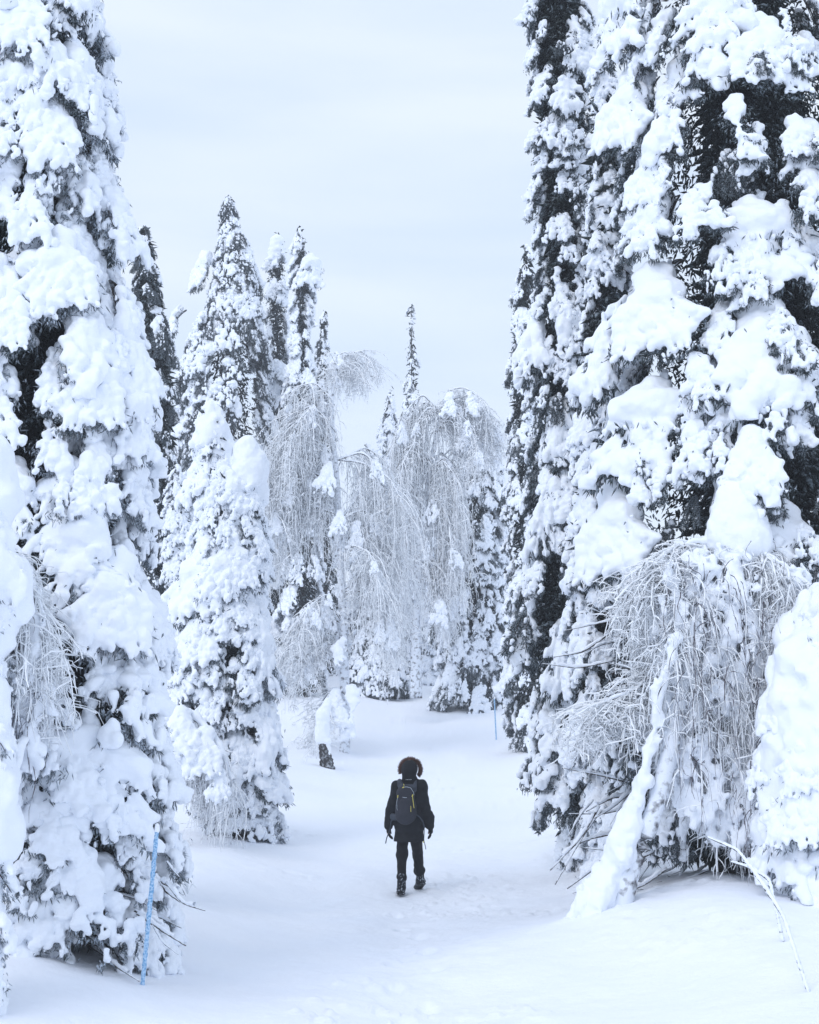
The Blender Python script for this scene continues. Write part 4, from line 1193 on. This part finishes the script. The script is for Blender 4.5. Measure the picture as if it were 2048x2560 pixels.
        for i, L in enumerate((0.062, 0.072, 0.068, 0.052)):
            r0 = palm + side * (0.030 - 0.020 * i) + d0 * 0.022
            a = r0 + d0 * L * 0.45 + inw * L * 0.10 * curl
            b2 = a + d0 * L * 0.32 + inw * L * 0.26 * curl
            c2 = b2 + d0 * L * 0.12 + inw * L * 0.28 * curl
            F.cone(r0, a, 0.0115, 0.011, 0.004); F.cone(a, b2, 0.011, 0.0105, 0.002); F.cone(b2, c2, 0.0105, 0.009, 0.002)
        th = palm + side * 0.032 + np.array([0, 0, 0.02]); t1 = th + side * 0.018 + d0 * 0.028 + inw * 0.012; t2 = t1 + d0 * 0.026 + inw * 0.008
        F.cone(th, t1, 0.014, 0.012, 0.008); F.cone(t1, t2, 0.012, 0.010, 0.003)
        M(F, 'glove', BLACK)
    # hood with the fur rim round its opening
    F = Field((-0.18, -0.20, 1.36), (0.18, 0.20, 1.74), 0.008)
    F.cone((X(635), -0.01, 1.43), (X(640), -0.02, 1.56), 0.092, 0.090, 0.04)
    F.cone((X(640), -0.01, 1.55), (X(641), 0.01, 1.580), 0.094, 0.090, 0.03, (0.98, 1.1, 1))
    F.cone((X(641), 0.02, 1.57), (X(641), 0.10, 1.565), 0.094, 0.100, 0.03)
    F.cone((X(641), 0.10, 1.555), (X(641), 0.24, 1.55), 0.078, 0.082, 0.0, sub=True)      # the opening
    F.noise(8, 0.012, 2.0)
    M(F, 'hood', BLACK)
    rng = np.random.RandomState(8)
    n = 3400
    a = rng.uniform(math.radians(-38), math.radians(202), n)
    rad = 0.104 + rng.uniform(-0.008, 0.016, n)
    cx, cz = X(648), 1.556
    P = np.stack([cx + rad * np.cos(a) * 1.02, 0.07 + rng.uniform(-0.05, 0.04, n), cz + rad * np.sin(a)], 1)
    D = np.stack([np.cos(a), rng.uniform(-0.7, 0.5, n), np.sin(a)], 1) + rng.normal(size=(n, 3)) * 0.30
    V, Fc = shoots(rng, P, D, rng.uniform(0.025, 0.062, n), rng.uniform(0.0022, 0.0045, n))
    o = link_mesh('fur_trim', np_mesh('fur_trim', V, Fc, True, [FUR]), t)
    # pale lettering band on the back of the hood, too small to read
    for i, w in enumerate((0.006, 0.012, 0.007, 0.009, 0.007, 0.010)):
        x = X(585) + 0.0125 * i
        me = bpy.data.meshes.new('hood_print')
        y = -0.118
        me.from_pydata([(x, y, Z(452)), (x + w * 0.8, y, Z(452)), (x + w * 0.8, y, Z(444)), (x, y, Z(444)), (x, y + 0.03, Z(452)), (x + w * 0.8, y + 0.03, Z(452)), (x + w * 0.8, y + 0.03, Z(444)), (x, y + 0.03, Z(444))],
                       [], [(0, 1, 2, 3), (4, 7, 6, 5), (0, 4, 5, 1), (3, 2, 6, 7), (0, 3, 7, 4), (1, 5, 6, 2)])
        link_mesh('hood_print', me, t, PALE)

    # backpack, a thing of its own
    p = empty('backpack', b + Vector((0, -0.2, 0.95)), 'dark grey backpack with yellow zip pulls worn on the walker\'s back', 'backpack')
    O = -Vector((0, -0.2, 0.95))
    def K(F, name, mat):
        return link_mesh(name, F.mesh(name, [mat]), p, M=Matrix.Translation(O))
    F = Field((X(430), -0.36, 0.86), (X(740), -0.05, 1.42), 0.008)
    for z1, z2, w1, w2 in ((1.27, 1.10, 0.095, 0.118), (1.10, 0.985, 0.118, 0.108)):
        F.cone((X(588), -0.185, z1), (X(586), -0.20, z2), w1, w2, 0.03, (1.0, 0.72, 1))
    F.cone((X(520), -0.19, 0.99), (X(650), -0.19, 0.99), 0.075, 0.075, 0.04)
    F.cone((X(530), -0.18, 1.27), (X(645), -0.18, 1.27), 0.062, 0.062, 0.04)
    F.noise(9, 0.010, 2.0)
    K(F, 'pack_body', PACK)
    F = Field((X(460), -0.36, 0.92), (X(710), -0.1, 1.26), 0.007)
    F.cone((X(588), -0.235, 1.14), (X(586), -0.245, 1.02), 0.085, 0.088, 0.03, (1.0, 0.62, 1))
    F.noise(12, 0.006, 5.0)
    K(F, 'front_pocket', PACK)
    F = Field((X(460), -0.30, 1.22), (X(740), 0.02, 1.46), 0.008)     # shoulder harness
    for x1, x2 in ((500, 540), (740, 690)):
        F.cone((X(x2), -0.16, 1.30), (X(x1), -0.11, 1.385), 0.030, 0.030, 0.02, (1.3, 1, 1))
        F.cone((X(x1), -0.11, 1.385), (X(x1), -0.02, 1.415), 0.030, 0.026, 0.02, (1.2, 1, 1))
    F.cone((X(540), -0.165, 1.345), (X(700), -0.165, 1.345), 0.032, 0.032, 0.03)
    K(F, 'shoulder_harness', PACK_B)
    F = Field((X(360), -0.24, 0.90), (X(480), 0.02, 1.08), 0.007)
    F.cone((X(455), -0.15, Z(950)), (X(405), -0.11, Z(945)), 0.035, 0.042, 0.02, (0.8, 0.7, 1.1))
    K(F, 'hip_pad', PACK_B)
    def strap(name, pts, r, mat, n=16):
        q = [tuple(Vector(c) + O) for c in pts]
        return link_mesh(name, tube_mesh(name, q, [r] * 3, mat, n, 6), p)
    strap('hip_strap', [(X(715), -0.17, Z(905)), (X(770), -0.17, Z(940)), (X(815), -0.14, Z(1000)), (X(840), -0.08, Z(1090))], 0.009, PACK_B)
    strap('hip_strap', [(X(425), -0.15, Z(965)), (X(385), -0.12, Z(1000)), (X(375), -0.08, Z(1090)), (X(350), -0.08, Z(1170)), (X(325), -0.09, Z(1230)), (X(312), -0.10, Z(1300))], 0.0075, PACK_B, 30)
    strap('hip_strap', [(X(838), -0.12, Z(1090)), (X(830), -0.17, Z(1255)), (X(845), -0.17, Z(1310)), (X(857), -0.17, Z(1372))], 0.0055, PACK_B, 30)
    strap('zip_pull', [(X(828), -0.178, Z(1262)), (X(822), -0.182, Z(1285))], 0.006, YELLOW, 6)
    strap('zip_line', [(X(545), -0.27, Z(545)), (X(590), -0.265, Z(537)), (X(650), -0.268, Z(550)), (X(690), -0.255, Z(610)), (X(697), -0.25, Z(650))], 0.0028, PALE, 30)
    strap('zip_line', [(X(478), -0.24, Z(665)), (X(462), -0.24, Z(740)), (X(466), -0.24, Z(830)), (X(478), -0.25, Z(860))], 0.0028, PALE, 30)
    strap('zip_line', [(X(675), -0.275, Z(660)), (X(686), -0.275, Z(740)), (X(697), -0.265, Z(820))], 0.0045, YELLOW, 20)
    strap('zip_pull', [(X(680), -0.285, Z(640)), (X(672), -0.29, Z(668))], 0.0085, YELLOW, 6)
    strap('zip_pull', [(X(479), -0.245, Z(650)), (X(474), -0.25, Z(684))], 0.0065, YELLOW, 6)
    strap('zip_pull', [(X(540), -0.285, Z(550)), (X(562), -0.285, Z(538))], 0.0075, YELLOW, 6)
    strap('zip_pull', [(X(556), -0.275, Z(498)), (X(562), -0.28, Z(522))], 0.004, YELLOW, 6)
    strap('logo_line', [(X(542), -0.312, Z(672)), (X(575), -0.318, Z(680)), (X(600), -0.316, Z(678))], 0.003, PALE, 8)
    for i in range(8):      # upright yellow lettering, too small to read in the photograph
        z = 790 + i * 10
        strap('yellow_print', [(X(650 + (i % 2) * 3), -0.305, Z(z)), (X(657 - (i % 3) * 2), -0.305, Z(z + 5)), (X(652 + (i % 3) * 3), -0.305, Z(z + 8))], 0.0042, YELLOW, 4)
build_walker()

# ------------------------------------------------------------------ cold air
def build_haze():
    lo = Vector((-60, -3, -1.8)); hi = Vector((60, 125, 34))
    v = [(x, y, z) for x in (lo.x, hi.x) for y in (lo.y, hi.y) for z in (lo.z, hi.z)]
    f = [(0, 1, 3, 2), (4, 6, 7, 5), (0, 4, 5, 1), (2, 3, 7, 6), (0, 2, 6, 4), (1, 5, 7, 3)]
    me = bpy.data.meshes.new('haze'); me.from_pydata(v, [], f)
    m = bpy.data.materials.new('haze_air'); m.use_nodes = True
    N, L = m.node_tree.nodes, m.node_tree.links
    N.remove(N['Principled BSDF'])
    pv = N.new('ShaderNodeVolumePrincipled'); pv.inputs['Density'].default_value = HAZE
    pv.inputs['Color'].default_value = (0.92, 0.95, 1.0, 1)
    L.new(pv.outputs['Volume'], N['Material Output'].inputs['Volume'])
    me.materials.append(m)
    o = bpy.data.objects.new('haze', me); COL.objects.link(o); o['kind'] = 'stuff'
HAZE = 0.0014
build_haze()
